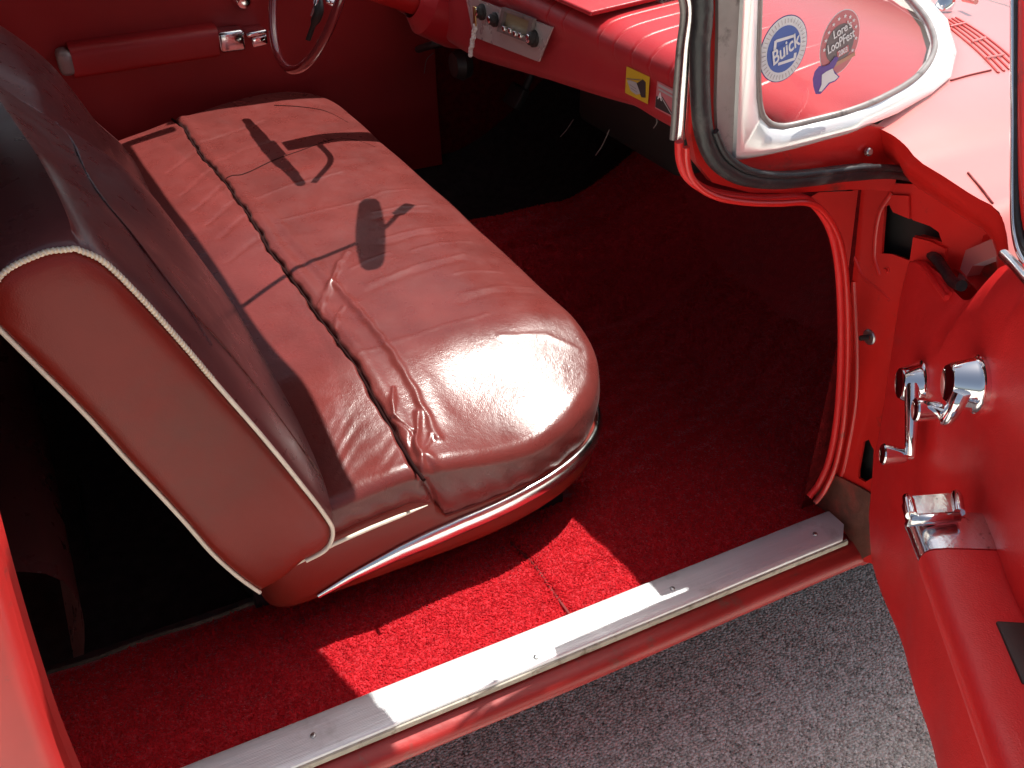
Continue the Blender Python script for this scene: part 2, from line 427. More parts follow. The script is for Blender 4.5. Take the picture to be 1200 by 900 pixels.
for pts in ([(433, 344), (490, 323), (543, 307)], [(450, 288), (490, 278), (533, 270)], [(540, 358), (585, 345), (623, 341)], [(440, 258), (470, 251), (500, 248)]):
    wr(pts, -.0012, .009, .65)
wr([(263, 216), (290, 206), (321, 192), (355, 180), (390, 168), (415, 165), (440, 171)], -.0006, .006, .65)
wr([(322, 127), (350, 128), (380, 131), (408, 143)], -.0006, .005, .63)
for pts in ([(199, 204), (230, 185)], [(214, 231), (249, 205)], [(230, 249), (262, 225)], [(245, 268), (276, 243)], [(260, 285), (290, 262)], [(268, 312), (303, 290)], [(232, 178), (280, 160), (310, 148)], [(250, 200), (290, 182), (325, 172)]):
    wr(pts, -.0016, .008, .64)
WR.append(([(-.62, -.62), (-.3, -.60)], .002, .02)); WR.append(([(-1.1, -.66), (-.7, -.64)], .0025, .012))
def wrinkles(x, y):
    z = np.zeros_like(x)
    for poly, amp, w in WR:
        jit = .0010*np.sin(x*130+y*70)+.0006*np.sin(x*90-y*160)
        d = seg_dist(x+jit, y+jit, poly)
        z += amp*np.exp(-(d/w)**2)
    d = seg_dist(x, y+.0018*np.sin(x*47)+.001*np.sin(x*131), CREASE)
    z += -.011*np.exp(-(d/.0036)**2.0)
    # the front section stands a touch proud of the rear one along the crease
    dd = y-np.interp(x, [p[0] for p in CREASE], [p[1] for p in CREASE])
    z += .004*np.exp(-((dd-.018)/.014)**2)
    # crumpled grain in the rear strip near the door
    m = np.exp(-((x+.27)/.07)**2-((y+.74)/.05)**2)
    z += m*.0006*np.sin(x*190+90*y+1.7*np.sin(y*70+x*31))*np.sin(y*83+x*47)
    return z
cy = -.66
NR = 170
side_u = np.clip((OUT[:, 1]+.70)/.05, 0, 1)       # 0 rear part, 1 front part of the near side
near = OUT[:, 0] > -.6
rearpipe = np.interp(OUT[:, 1], [-.99, -.88, -.82, -.76, -.70, -.66], [.500, .517, .530, .538, .543, .52])
frontbot = .484
BOT = np.where(near, np.where(OUT[:, 1] < -.66, rearpipe, frontbot+np.clip((-.645-OUT[:, 1])/.02, 0, 1)*.04), frontbot)
RO = .022
rows = []
ZED = ctop(OUT[:, 0], OUT[:, 1])
nrm = np.gradient(OUT, axis=0); nrm = np.roll((OUT-np.roll(OUT, 1, 0)), 0, 0)
tang = np.roll(OUT, -1, 0)-np.roll(OUT, 1, 0); tang /= np.linalg.norm(tang, axis=1)[:, None]
outn = np.stack([tang[:, 1], -tang[:, 0]], 1)
if (outn*(OUT-np.array([-.97, -.6]))).sum() < 0: outn = -outn
V = []
# side wall from its lower edge up
for k in range(14):
    t = k/13
    z = BOT+(ZED-RO-BOT)*t
    bul = .004*math.sin(math.pi*t)-.010*(1-t)**1.5
    fold = .0012*np.sin(OUT[:, 0]*90+OUT[:, 1]*140+t*5)*math.sin(math.pi*t)
    p = OUT+outn*(bul+fold)[:, None]
    V.append(np.column_stack([p, z]))
# rolled edge
for k in range(1, 11):
    a = math.pi/2*k/10
    off = RO*(1-math.cos(a)); p = OUT-outn*off
    p = OUT+outn*(.012*math.sin(math.pi*.95)*(1-k/10))[..., None] if False else OUT-outn*off+outn*0
    zz = ctop(p[:, 0], p[:, 1])-RO*(1-math.sin(a))
    V.append(np.column_stack([p, zz]))
base = V[-1][:, :2]
CC = np.column_stack([np.clip(base[:, 0], -1.5, -.42), np.full(len(base), cy)])
for k in range(1, NR+1):
    s = k/NR
    p = base+(CC-base)*s
    V.append(np.column_stack([p, ctop(p[:, 0], p[:, 1])]))
A = np.array(V)
dz = wrinkles(A[:, :, 0].ravel(), A[:, :, 1].ravel()).reshape(A.shape[:2])
wgt = np.concatenate([np.linspace(.0, .5, 14), np.linspace(.5, 1, 10), np.ones(NR)])[:, None]
A[:, :, 2] += dz*wgt
# crease runs on down the side as a notch
dcr = np.abs(OUT[:, 1]-np.interp(np.arange(14), [0, 13], [-.652, -.676])[:, None])
A[:14, :, :2] -= (outn[None]*(.007*np.exp(-(dcr/.005)**2)*near)[:, :, None])
def np_mesh(name, A, closed, mat, parent, label=None):
    nr, n, _ = A.shape
    me = bpy.data.meshes.new(name)
    ii = np.arange(nr-1)[:, None]; jj = np.arange(n if closed else n-1)[None]
    j2 = (jj+1) % n
    f = np.stack([ii*n+jj, ii*n+j2, (ii+1)*n+j2, (ii+1)*n+jj], -1).reshape(-1, 4)
    me.from_pydata(A.reshape(-1, 3).tolist(), [], f.tolist()); me.update()
    return link(name, me, mat, parent, True, label)
cushion = np_mesh('seat_cushion', A, True, LEATHER, CAR, 'maroon leather bench cushion with creased cover and shadow of the steering wheel')

# red base below the cushion, chrome spear and piping
B = []
for z, o in ((.416, -.026), (.418, -.012), (.425, -.004), (.440, -.001), (.470, -.001), (.50, -.001), (.53, -.003), (.545, -.009)):
    p = OUT+outn*o
    lift = np.clip((OUT[:, 1]+.75)/.3, 0, 1)*.008*(1 if z < .47 else 0)
    zz = np.full(len(OUT), z)+lift
    zz = np.minimum(zz, BOT+.02) if z > .48 else zz
    B.append(np.column_stack([p, zz]))
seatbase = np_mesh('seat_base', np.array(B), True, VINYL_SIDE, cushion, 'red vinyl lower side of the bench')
def around(y_from, y_to, z0, z1, off, zf=None, step=6):
    """points along the near outline from rear y_from round the front corner"""
    idx = [i for i in range(len(OUT)) if OUT[i, 0] > -1.0 and OUT[i, 1] > y_from]
    # near side rear -> front: order by arc length starting at rear
    pts = []
    order = sorted(idx, key=lambda i: (i if i < len(OUT)/2 else i-len(OUT)))
    for i in order[::step]:
        p = OUT[i]+outn[i]*off
        pts.append((p[0], p[1], OUT[i, 1]))
    return pts
tp = around(-.855, 0, 0, 0, .002)
tz = lambda y, x: float(np.interp(y, [-.875, -.85, -.80, -.72, -.62, -.5, -.40, -.30], [.427, .434, .449, .465, .477, .483, .485, .486]))
path = [Vector((p[0], p[1], tz(p[2], p[0]))) for p in tp if p[0] > -.9]
rad = [min(1.0, .25+i/14)*(1+.45*max(0, (i-len(path)*.45)/(len(path)*.55))) for i in range(len(path))]
tube('seam_shade', [Vector((p.x, p.y, float(ctop(np.array(p.x), np.array(p.y)))-.0055)) for p in spl([Vector((x, y, 0)) for x, y in CREASE], 300)], [.0024+.0006*math.sin(i*.043+1) for i in range(300)], mat('seam_gap_shade', (.018, .006, .006), .9, spec=.05), cushion, 8)  # dark tube stands in for shade down the open crease
GAP = bpy.data.materials['seam_gap_shade']
for pts_ in ([(264, 214), (290, 206), (321, 192), (355, 180), (390, 168), (415, 165), (440, 171)], [(322, 127), (350, 128), (380, 131), (408, 143)]):  # first a darkened seam groove, second a painted shadow line
    q_ = spl([Vector((a, b, 0)) for a, b in px2(pts_, .648)], 80)
    tube('seam_shade', [Vector((p.x, p.y, float(ctop(np.array(p.x), np.array(p.y))+wrinkles(np.array([p.x]), np.array([p.y]))[0])+.0002)) for p in q_], [.0004+.0011*min(1, (79-i)/60) for i in range(80)], GAP, cushion, 6)
tube('trim_strip', path, rad, STEEL, cushion, 12, flat=(.0165, .008), up=(0, 0, 1), label='polished metal spear along the seat side')
path2 = [p+Vector((.0015, 0, -.0105)) for p in path[8:]]
tube('trim_bead', path2, [min(.0028, .0004+.0028*i/14) for i in range(len(path2))], STEEL, cushion, 8)
pp = [(p[0], p[1]) for p in around(-.89, 0, 0, 0, .008, step=4) if p[1] < -.672 and p[0] > -.4]
path = [Vector((x, y, float(np.interp(y, [-.99, -.88, -.82, -.76, -.70, -.66], [.500, .517, .530, .538, .543, .546])))) for x, y in pp]
tube('piping', path, [.0031 if i < len(path)-4 else .0031*(len(path)-i)/5 for i in range(len(path))], PIPING, cushion, 10, label='ivory piping under the cushion cover')
# seat runner and black box under the seat
box('seat_frame', (-1.7, -.93, .27), (1.38, 0, 0), (0, .56, 0), (0, 0, .15), DARK, cushion, .004)

# ---- backrests ----------------------------------------------------
XB = -.190
FRONT = [PX(XB, *p) for p in ((355, 655), (378, 642), (386, 627), (384, 612), (345, 560), (300, 505), (252, 450), (205, 395), (150, 335), (115, 303), (85, 290))]
TOPP = [PX(XB, *p) for p in ((85, 290), (50, 295), (0, 322))]+[Vector((XB, -1.142, 1.0))]
REAR = [Vector((XB, -1.142, 1.0))]+[PX(XB, *p) for p in ((0, 380), (45, 425), (100, 480), (150, 535), (180, 567), (215, 605), (250, 645), (280, 672), (305, 690))]
BOTT = [PX(XB, 305, 690), PX(XB, 330, 676), PX(XB, 355, 655)]
def ring_pts(nf=70, ntp=16, nr=50, nb=8):
    a = spl(FRONT, nf)[:-1]; b = spl(TOPP, ntp)[:-1]; c = spl(REAR, nr)[:-1]; d = spl(BOTT, nb)[:-1]
    return a+b+c+d, len(a), len(b), len(c)
RP, na, nb_, nc_ = ring_pts()
def backrest(x0, x1, name, label, bulge=1.0, shear=0.0, shift=0.0):
    """x0 near end, x1 far end"""
    st = [0, .004, .012, .024, .04, .06, .085, .115, .15, .2, .26, .33]; W = x0-x1
    xs = [x0-s for s in st]+[x0-.33-(W-.66)*i/8 for i in range(1, 8)]+[x1+s for s in st[::-1]]
    rows = []
    for x in xs:
        dx = min(x0-x, x-x1)
        k = math.sqrt(max(0, 1-(1-min(1, dx/.05))**2)); k2 = 1-(1-min(1, dx/.25))**2
        row = []
        for i, p in enumerate(RP):
            q = p.copy(); q.x = x
            if i < na:
                t = i/(na-1); w = min(1, t/.14)*(2-min(1, t/.14))
                e_ = max(0, (t-.80)/.20); n = Vector((0, .86, .5)).lerp(Vector((0, .45, .9)), e_*e_*(3-2*e_))
                b_ = (.014*k+.022*k2)*w
                # rolled top pad above the cross seam
                tt = max(0, min(1, (t-.55)/.45)); tt = tt*tt*(3-2*tt); b_ *= bulge*(1-.45*tt)
                # pull folds
                b_ += .0012*math.sin(x*31+t*9)*k2*w*max(0, t-.6)/.4+.003*math.sin(x*13+t*7)*w*k2*t
                q += n*b_
            elif i < na+nb_:
                e_ = 1-(i-na+1)/(nb_+1); e_ = e_**.7
                q += Vector((0, .45*e_, .9))*((.014*k+.022*k2)*(.35+.65*e_))
            else:
                q.y -= .004*k
            t_r = i/(na-1) if i < na else 1
            if i >= na: tt = max(0, 1-(i-na-nb_)/nc_*.8) if i > na+nb_ else 1
            q.y -= shear*(x0-x)/W*tt+shift*max(tt, .5*min(1, t_r*3))
            row.append(q)
        rows.append(row)
    nsub = 4
    cols = [spl([r[i] for r in rows], len(rows)*3) for i in range(len(RP))]
    rows2 = [[cols[i][j] for i in range(len(RP))] for j in range(len(rows)*3)]
    bm = bmesh.new(); V_ = add_grid(bm, rows2, True)
    bm.faces.new(V_[0][::-1]); bm.faces.new(V_[-1])
    return obj(name, bm, LEATHER_D, CAR, True, label, 55), rows2
back, BR = backrest(XB, -.948, 'seat_backrest', 'dark maroon leather backrest nearest the open door', 1.0, .085)
back2, BR2 = backrest(-.968, -1.735, 'seat_backrest', "dark maroon backrest on the driver's side", .8, .085, .115)
def on_back(rows2, x, t):
    j = min(range(len(rows2)), key=lambda k: abs(rows2[k][10].x-x)); i = t*(na-1); a = int(i)
    p = rows2[j][a].lerp(rows2[j][a+1], i-a); q = p.copy(); q.x = x; return q
sm = spl([on_back(BR, *c)+Vector((0, .0005, .0003)) for c in ((-.90, .80), (-.75, .815), (-.6, .83), (-.48, .835), (-.38, .82), (-.315, .775), (-.275, .71), (-.235, .645))], 90)
tube('stitched_seam', sm, .0016, LEATHER, back, 6)
sm = spl([on_back(BR, *c)+Vector((0, .0005, .0003)) for c in ((-.275, .71), (-.272, .6), (-.270, .45), (-.262, .3), (-.25, .18), (-.24, .10))], 60)
tube('stitched_seam', sm, .0013, LEATHER, back, 6)
# near side panel, slightly domed
def dome(ring, x, h):
    c = Vector((0, 0, 0))
    for p in ring: c += p
    c /= len(ring)
    rows = []
    for s, hh in ((0, 0), (.02, .35), (.06, .6), (.15, .85), (.3, .96), (.5, 1.02), (.75, 1.05), (.97, 1.05)):
        r_ = []
        for p in ring:
            q = p.lerp(c, s); q.x = x+h*hh
            r_.append(q)
        rows.append(r_)
    return rows
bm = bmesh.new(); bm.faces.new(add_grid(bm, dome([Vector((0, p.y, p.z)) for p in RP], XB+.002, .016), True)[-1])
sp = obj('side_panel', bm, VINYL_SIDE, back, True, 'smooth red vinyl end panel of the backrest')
fr = [p+Vector((.008, .002, .002)) for p in spl(FRONT, 160)]
ncut = int(160*.63)
tube('piping', fr[:ncut+1], .0030, PIPING, back, 10, label='plain ivory piping on the lower front edge')
# twisted cord on the upper part
top = fr[ncut:]+[p+Vector((.008, .0, .002)) for p in spl(TOPP, 40)][1:]
top = spl(top, 560)
bm = bmesh.new(); add_tube(bm, top, .0030, 8)
obj('piping', bm, CORD, back, True, 'twisted cord piping on the upper front edge')
bm = bmesh.new()
for ph in (0,):
    hel = []
    for i, p in enumerate(top):
        t = (top[min(i+1, len(top)-1)]-top[max(i-1, 0)]).normalized()
        x = Vector((1, 0, 0)); x = (x-t*x.dot(t)).normalized(); y = t.cross(x)
        a = i*.85+ph
        hel.append(p+(x*math.cos(a)+y*math.sin(a))*.0021)
    add_tube(bm, hel, .0016, 6)
obj('cord_strand', bm, PIPING, back, True)
rr_ = [p+Vector((.006, -.002, -.001)) for p in spl(REAR, 120)]
tube('piping', rr_, .0029, PIPING, back, 10, label='ivory piping on the rear edge')
# stitched cross seam of the insert
def front_at(x, t):
    p = FRONTS[int(t*(len(FRONTS)-1))]; return Vector((x, p.y, p.z))
# ---- rear compartment -----------------------------------------------
rf_rows = [[(x, y, z) for x in (-1.85, -1.3, -.7, -.335)] for y, z in ((-.80, .26), (-1.1, .245), (-1.45, .25))]
sheet('rear_floor', rf_rows, SHADE_CARPET, CAR, 0)
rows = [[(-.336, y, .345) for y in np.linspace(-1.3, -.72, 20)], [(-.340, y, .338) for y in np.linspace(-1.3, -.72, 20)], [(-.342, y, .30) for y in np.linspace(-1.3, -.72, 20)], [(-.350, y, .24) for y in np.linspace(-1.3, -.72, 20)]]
sheet('carpet_edge', rows, SHADE_CARPET, CAR, 0)  # carpet's drop face blackened to read as shade
# rear bench, in deep shade
bm = bmesh.new()
prof = [(-1.30, .26), (-1.275, .33), (-1.26, .42), (-1.28, .49), (-1.36, .53), (-1.5, .54), (-1.70, .52), (-1.78, .60), (-1.85, .8), (-1.93, .98), (-2.05, 1.02), (-2.2, .98)]
rows = []
for x in np.linspace(-1.78, -.36, 24):
    k = 1-max(0, (abs(x+1.0)-.70)/.10)**2*.15 if abs(x+1.0) > .70 else 1
    rows.append([(x, y+.09, .26+(z-.26)*k) for y, z in [(p.x, p.y) for p in spl([(a, b, 0) for a, b in prof], 48)]])
add_grid(bm, rows)
rs = obj('rear_seat', bm, LEATHER_D, CAR, True, 'dark maroon rear bench in deep shade')
# rear side trim inside
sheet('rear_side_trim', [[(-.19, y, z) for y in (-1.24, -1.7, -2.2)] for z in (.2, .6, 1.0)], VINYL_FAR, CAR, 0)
tube('seat_belt', spl([PX(-.8, 92, 560), PX(-.62, 112, 690), PX(-.45, 128, 790)], 20), .02, DARK, CAR, 8, flat=(1, .12))

# ---- floor carpet -----------------------------------------------------
def floor_z(x, y):
    """carpet height: shelf inside the sill, foot well, tunnel, driver's side"""
    z = np.interp(x, [-1.86, -1.7, -1.45, -1.28, -1.16, -1.04, -.85, -.6, -.42, -.28, -.16, -.05], [.36, .27, .27, .36, .49, .46, .30, .275, .30, .345, .362, .366])
    toe = np.clip((y-.10)/.45, 0, 1)
    z = z+toe**1.5*np.where(x < -.2, .30, .12)
    return z
xs = np.concatenate([np.linspace(-1.86, -.34, 60), np.linspace(-.335, -.045, 50)])
ys = np.concatenate([np.linspace(-1.24, -.30, 120), np.linspace(-.29, .55, 70)])
XX, YY = np.meshgrid(xs, ys, indexing='ij')
ZZ = floor_z(XX, YY)
# uneven pile and a tired seam across the shelf
ZZ += .0022*np.sin(XX*31+YY*13)*np.sin(YY*21)+.0012*np.sin(XX*90+YY*40)
seam = seg_dist(XX, YY, px2([(598, 628), (622, 655), (645, 690), (668, 722)], .362))
ZZ -= .006*np.exp(-(seam/.006)**2)
bm = bmesh.new()
msk = (XX > -.345) | (YY > -.80)
verts = {}
for i in range(len(xs)):
    for j in range(len(ys)):
        if msk[i, j]: verts[i, j] = bm.verts.new((XX[i, j], YY[i, j], ZZ[i, j]))
for i in range(len(xs)-1):
    for j in range(len(ys)-1):
        q = [(i, j), (i+1, j), (i+1, j+1), (i, j+1)]
        if all(k in verts for k in q) and not (xs[i] < -.335 and ys[j] < -.8): bm.faces.new([verts[k] for k in q])
floor = obj('floor_carpet', bm, CARPET, CAR, True, 'worn red loop carpet over sill shelf and foot well')
# the pile itself: short leaning tufts where one can see them
NT = 95000
tx = rng.uniform(-.325, -.046, NT); ty = rng.uniform(-1.235, .03, NT)
ex = 210000
tx = np.concatenate([tx, rng.uniform(-1.19, -.046, ex)]); ty = np.concatenate([ty, rng.uniform(-.34, .34, ex)])
dupl = (np.arange(len(tx)) >= NT) & (tx > -.325) & (ty < .03); tx = tx[~dupl]; ty = ty[~dupl]
sd = seg_dist(tx, ty, px2([(598, 628), (622, 655), (645, 690), (668, 722)], .362))
keep = sd > .0035; tx = tx[keep]; ty = ty[keep]
NT = len(tx)
tz_ = floor_z(tx, ty)+.0022*np.sin(tx*31+ty*13)*np.sin(ty*21)+.0012*np.sin(tx*90+ty*40)-.001
ang = rng.uniform(0, 2*np.pi, NT); wd = rng.uniform(.0008, .0016, NT); ht = rng.uniform(.0015, .0036, NT)
lx = rng.normal(0, .0034, NT); ly = rng.normal(0, .0034, NT)
dx_ = np.cos(ang)*wd; dy_ = np.sin(ang)*wd
P0 = np.column_stack([tx-dx_, ty-dy_, tz_]); P1 = np.column_stack([tx+dx_, ty+dy_, tz_])
P2 = np.column_stack([tx+dx_*.8+lx, ty+dy_*.8+ly, tz_+ht]); P3 = np.column_stack([tx-dx_*.8+lx, ty-dy_*.8+ly, tz_+ht])
VV = np.stack([P0, P1, P2, P3], 1).reshape(-1, 3)
me = bpy.data.meshes.new('pile')
me.from_pydata(VV.tolist(), [], np.arange(NT*4).reshape(-1, 4).tolist()); me.update()
tube('carpet_seam', [Vector((p.x, p.y, float(floor_z(np.array(p.x), np.array(p.y)))-.001)) for p in spl([Vector((a, b, 0)) for a, b in px2([(598, 628), (622, 655), (645, 690), (668, 722)], .362)], 30)], .0022, SEAM, floor, 6)
pile = link('pile', me, PILE, floor, False); pile['kind'] = 'stuff'
# black mat on the driver's side, enlarged to hold the footwell shade
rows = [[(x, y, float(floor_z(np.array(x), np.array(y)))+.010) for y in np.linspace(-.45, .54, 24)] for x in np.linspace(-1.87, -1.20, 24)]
sheet('shade_floor_mat', rows, SHADE_CARPET, CAR, 0, "black mat on the driver's side")
sheet('kick_panel', [[Vector((-1.875, y, z)) for y in (-.25, .2, .62)] for z in (.15, .6, 1.1)], CARPET_SHADED, CAR, 0)
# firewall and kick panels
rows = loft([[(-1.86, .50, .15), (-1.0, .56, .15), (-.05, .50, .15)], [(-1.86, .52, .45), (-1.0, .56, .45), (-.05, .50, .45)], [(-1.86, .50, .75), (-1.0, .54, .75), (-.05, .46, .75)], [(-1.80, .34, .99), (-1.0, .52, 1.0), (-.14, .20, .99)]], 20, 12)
sheet('firewall', rows, FIREWALL_SHADE, CAR, 0)
sheet('kick_panel', loft([[(-.085, -.03, .36), (-.10, .25, .42), (-.12, .50, .6)], [(-.105, -.01, .7), (-.12, .25, .72), (-.12, .50, .75)], [(-.14, .0, .96), (-.14, .2, .98), (-.13, .44, 1.0)]], 16, 16), CARPET_SHADED, CAR, 0)

# ---- sill plate and rocker -----------------------------------------------
def sweep_y(prof, ys, fn=None):
    rows = []
    for y in ys:
        r_ = []
        for x, z in prof:
            p = Vector((x, y, z))
            if fn: p = fn(p)
            r_.append(p)
        rows.append(r_)
    return rows
yy = [-1.26]+list(np.linspace(-1.2, -.03, 60))
yend = lambda x: -.006 if x < -.01 else -.006-(x+.01)*1.0
prof = [(-.052, .368), (-.050, .378), (-.046, .3815), (-.030, .3812), (-.010, .3808), (.006, .380), (.0125, .3785), (.0145, .3755), (.0140, .372)]
def wob(p):
    p.z += .0007*math.sin(p.y*14)*math.sin(p.y*5+p.x*30)
    return p
rows = sweep_y(prof, yy, wob)+[[Vector((x, yend(x), z)) for x, z in prof]]
sill = sheet('sill_plate', rows, ALU, CAR, 0, 'scuffed ribbed aluminium plate along the door sill', 50)
for p in ((788, 690), (367, 862), (628, 770), (955, 626)):
    q = PZ(.381, *p)
    lathe('screw', [(0, .0024), (.0020, .0026), (.0034, .0020), (.0042, .0006), (.0044, -.001)], (q.x, q.y, .3812), (0, 0, 1), SCREWM, sill, 16)
prof = [(.0135, .3735), (.0172, .3722), (.0180, .3690), (.0178, .3640), (.0140, .3590)]
rows = sweep_y(prof, yy[:-1]+[-.02])
sheet('sill_edge_strip', rows, BEIGE, sill, 0, 'weathered beige edge below the sill plate', 40)
prof = [(-.06, .34), (-.02, .352), (.012, .3555), (.020, .350), (.026, .3475), (.030, .3465), (.0335, .3445), (.0365, .340), (.0385, .335), (.0385, .329), (.036, .322), (.028, .315), (.01, .306), (-.03, .295), (-.12, .285)]
def wav(p):
    p.x += .001*math.sin(p.y*9); return p
rows = sweep_y([(p.x, p.y) for p in lin([(a, b, 0) for a, b in prof], 40)], [-3.0, -2.2, -1.6]+yy[:-1]+[-.03, .0, .05, .15, .5, 1.2], wav)
rock = sheet('rocker_panel', rows, PAINT_OLD, CAR, 0, 'worn red rocker panel below the sill', 40)
# floor pan underneath so that nothing shines up through the car
sheet('floor_pan', [[(x, y, .185) for x in (-1.95, -.11)] for y in (-3.0, 1.6)], DARK, CAR, 0)

# ---- hinge pillar -------------------------------------------------------------
YJ = .005
J = lambda px, py, y=YJ: PY(y, px, py)
outer = [J(*p) for p in ((942, 592), (962, 572), (976, 545), (988, 480), (992, 400), (990, 320), (984, 290), (965, 250), (948, 232), (965, 222), (1010, 214), (1050, 215), (1075, 216), (1120, 235), (1160, 270), (1215, 330), (1215, 640), (1050, 668), (1000, 655), (975, 610))]
hole1 = [J(*p) for p in ((1037, 242), (1042, 240), (1046, 248), (1068, 256), (1070, 258), (1090, 265), (1100, 272), (1104, 284), (1096, 281), (1072, 276), (1068, 304), (1064, 305), (1046, 298), (1033, 297))]
hole2 = [J(*p) for p in ((1012, 518), (1018, 515), (1021, 522), (1024, 527), (1022, 560), (1014, 565), (1006, 560), (1006, 552))]
jamb = plate('hinge_pillar', outer, [hole1, hole2], (0, .004, 0), PAINT_JAMB, CAR, 'red painted door hinge pillar with dark openings')
# dark box behind the openings
box('pillar_cavity', (-.10, .03, .34), (.26, 0, 0), (0, .16, 0), (0, 0, .66), DARK, jamb, 0)
# pressed ribs, steps and bolts of the pillar
tube('pressing', spl([J(1045, 225), J(1030, 250), J(1024, 300), J(1030, 322)], 24), .004, PAINT_JAMB, jamb, 8, flat=(1, .5))
tube('pressing', spl([J(1000, 330), J(1003, 400), J(1002, 470), J(992, 530), J(985, 560)], 30), .005, PAINT_JAMB, jamb, 8, flat=(1, .6))
tube('pressing', spl([J(1000, 300), J(1012, 325), J(1030, 340), J(1042, 352)], 24), .003, PAINT_JAMB, jamb, 8, flat=(1, .6))
bm = bmesh.new(); add_plate(bm, [J(*p, .003) for p in ((1045, 228), (1066, 229), (1067, 256), (1048, 248))], [], (0, -.003, 0))
obj('hinge_bracket', bm, PAINT_JAMB, jamb, True, None, 30)
bm = bmesh.new(); add_plate(bm, [J(*p, .0) for p in ((1070, 278), (1090, 283), (1108, 292), (1106, 318), (1078, 312), (1066, 305))], [], (0, .02, 0))
obj('hinge_bracket', bm, PAINT_JAMB, jamb, True, None, 30)
for p in ((1057, 234), (1039, 317), (1090, 330)):
    lathe('bolt', [(0, .004), (.0032, .004), (.0036, .003), (.0036, .001), (.0062, .0008), (.0065, -.002)], J(*p), (0, -1, 0), PAINT_JAMB, jamb, 12)
lathe('light_switch', [(0, .017), (.0035, .0165), (.0042, .015), (.0042, .003)], J(1019, 395), (-.25, -1, 0), DARK, jamb, 14)
lathe('switch_washer', [(.004, .003), (.0105, .0028), (.0122, .0015), (.0125, -.002)], J(1019, 395), (0, -1, 0), SCREWM, jamb, 20)
# grimy foot of the pillar
bm = bmesh.new(); add_plate(bm, [J(*p, .0035) for p in ((944, 592), (964, 572), (980, 556), (1008, 570), (1034, 585), (1040, 640), (1010, 655), (990, 620), (970, 610))], [], (0, -.003, 0))
obj('pillar_foot', bm, RUST, jamb, True, 'grimy rusty foot of the hinge pillar', 30)
# strip of body behind the sill front end down to the rocker
box('sill_end', (-.06, .012, .31), (.092, 0, 0), (0, .15, 0), (0, 0, .04), PAINT_OLD, jamb, .004)

# windlace: red welt round the door opening
WL = [PX(-.066, *p) for p in ((796, 166), (797, 185), (803, 203), (817, 217), (838, 226), (870, 231), (905, 232), (935, 231), (952, 238), (968, 258), (978, 285), (984, 330), (986, 400), (984, 455), (979, 505), (970, 545), (958, 570), (948, 582))]
tube('windlace', spl(WL, 120), .0058, VINYL, CAR, 10, label='red welt round the door opening')
WL2 = [p+Vector((.016, -.001, -.001)) for p in WL]
tube('windlace_flange', spl(WL2, 120), .0045, PAINT_JAMB, CAR, 8)
# dogleg pillar body behind the weatherstrip
dl = [PX(-.066, *p) for p in ((818, -60), (812, 100), (810, 160), (816, 190), (835, 214), (880, 226), (935, 226), (1000, 222), (1046, 224), (1052, 205), (1036, 149), (1000, 146), (859, 182), (866, 60), (872, -60))]
dog = plate('windshield_pillar', dl, [], (-.012, 0, 0), PAINT_JAMB, CAR, 'dogleg windshield pillar beside the black weatherstrip')
dpts = [Vector((-.105, -.452, 1.352)), Vector((-.066, -.405, 1.335))]+[PX(-.050, *p) for p in ( (823, 0), (820, 60), (821, 120), (826, 160), (840, 188), (866, 205), (905, 211), (950, 208), (1000, 202), (1040, 202), (1068, 208), (1086, 217))]
tube('weatherstrip', spl(dpts, 110), [.0115]*88+[.0115*(1-.65*i/21) for i in range(22)], BLACK, dog, 14, label='glossy black rubber weatherstrip of the door opening')
dpts2 = [p+Vector((.010, .006, .0085)) for p in dpts[5:]]
tube('weatherstrip_lip', spl(dpts2, 80), .0045, BLACK, dog, 8)
ip = [PX(-.054, *p) for p in ((838, -60), (865, -60), (862, 60), (857, 187), (848, 186), (838, 172), (836, 120), (838, 40))]
plate('pillar_facing', ip, [], (.006, 0, 0), GREYMETAL, dog, 'grey scuffed metal face of the windshield pillar')
cp = [Vector((-.125, -.47, 1.35)), Vector((-.09, -.425, 1.33))]+[PX(-.075, *p) for p in ( (809, 0), (805, 60), (801, 110), (799, 140), (797, 163))]
tube('pillar_trim', spl(cp, 40), .0062, STEEL, dog, 12, flat=(1, .8), label='narrow bright strip on the inner edge of the pillar')
cp2 = [p+Vector((-.012, -.001, -.004)) for p in cp]
tube('pillar_trim', spl(cp2, 40), .0045, GREYMETAL, dog, 10)
lathe('bolt', [(0, .004), (.004, .0035), (.0055, .002), (.006, -.002)], PX(-.06, 1018, 178), (1, 0, .3), SCREWM, dog, 14)
# ---- windshield ---------------------------------------------------------------
ZB = 1.108
IN = [(888, -80), (886.5, 0), (885, 70), (886, 112), (890, 134), (900, 146), (915, 149), (940, 144), (1000, 128), (1045, 108), (1072, 90), (1088, 70), (1093, 50), (1085, 25), (1066, 0), (1040, -28)]
# inner (glass) edge in space: up the pillar, then forward along the belt, then round the front corner
edge = []
for px, py in IN[:8]: edge.append(PX(-.060, px, py))
for px, py in IN[8:9]: edge.append(PX(-.062, px, py))
base_z = edge[-1].z
for px, py in IN[9:]: edge.append(PZ(base_z, px, py))
belt_pts = edge[6:]
far = [Vector((-.78, .535, base_z+.003)), Vector((-.97, .555, base_z+.004))]
mir = lambda p: Vector((-1.94-p.x, p.y, p.z))
half = [p for p in belt_pts]+far
full_bot = half+[mir(p) for p in half[:-1][::-1]]
nB = 120
botc = spl(full_bot, nB)
topc = []
HEADY = -.52
for p in botc:
    k = max(-1, min(1, (p.x+.97)/.91))
    topc.append(Vector((-.97+(p.x+.97)*.93, HEADY+.10*(1-abs(k)**2.5), 1.352)))
midc = [a.lerp(b, .5)+Vector((0, .03*(1-abs((a.x+.97)/.91)**2), .0)) for a, b in zip(botc, topc)]
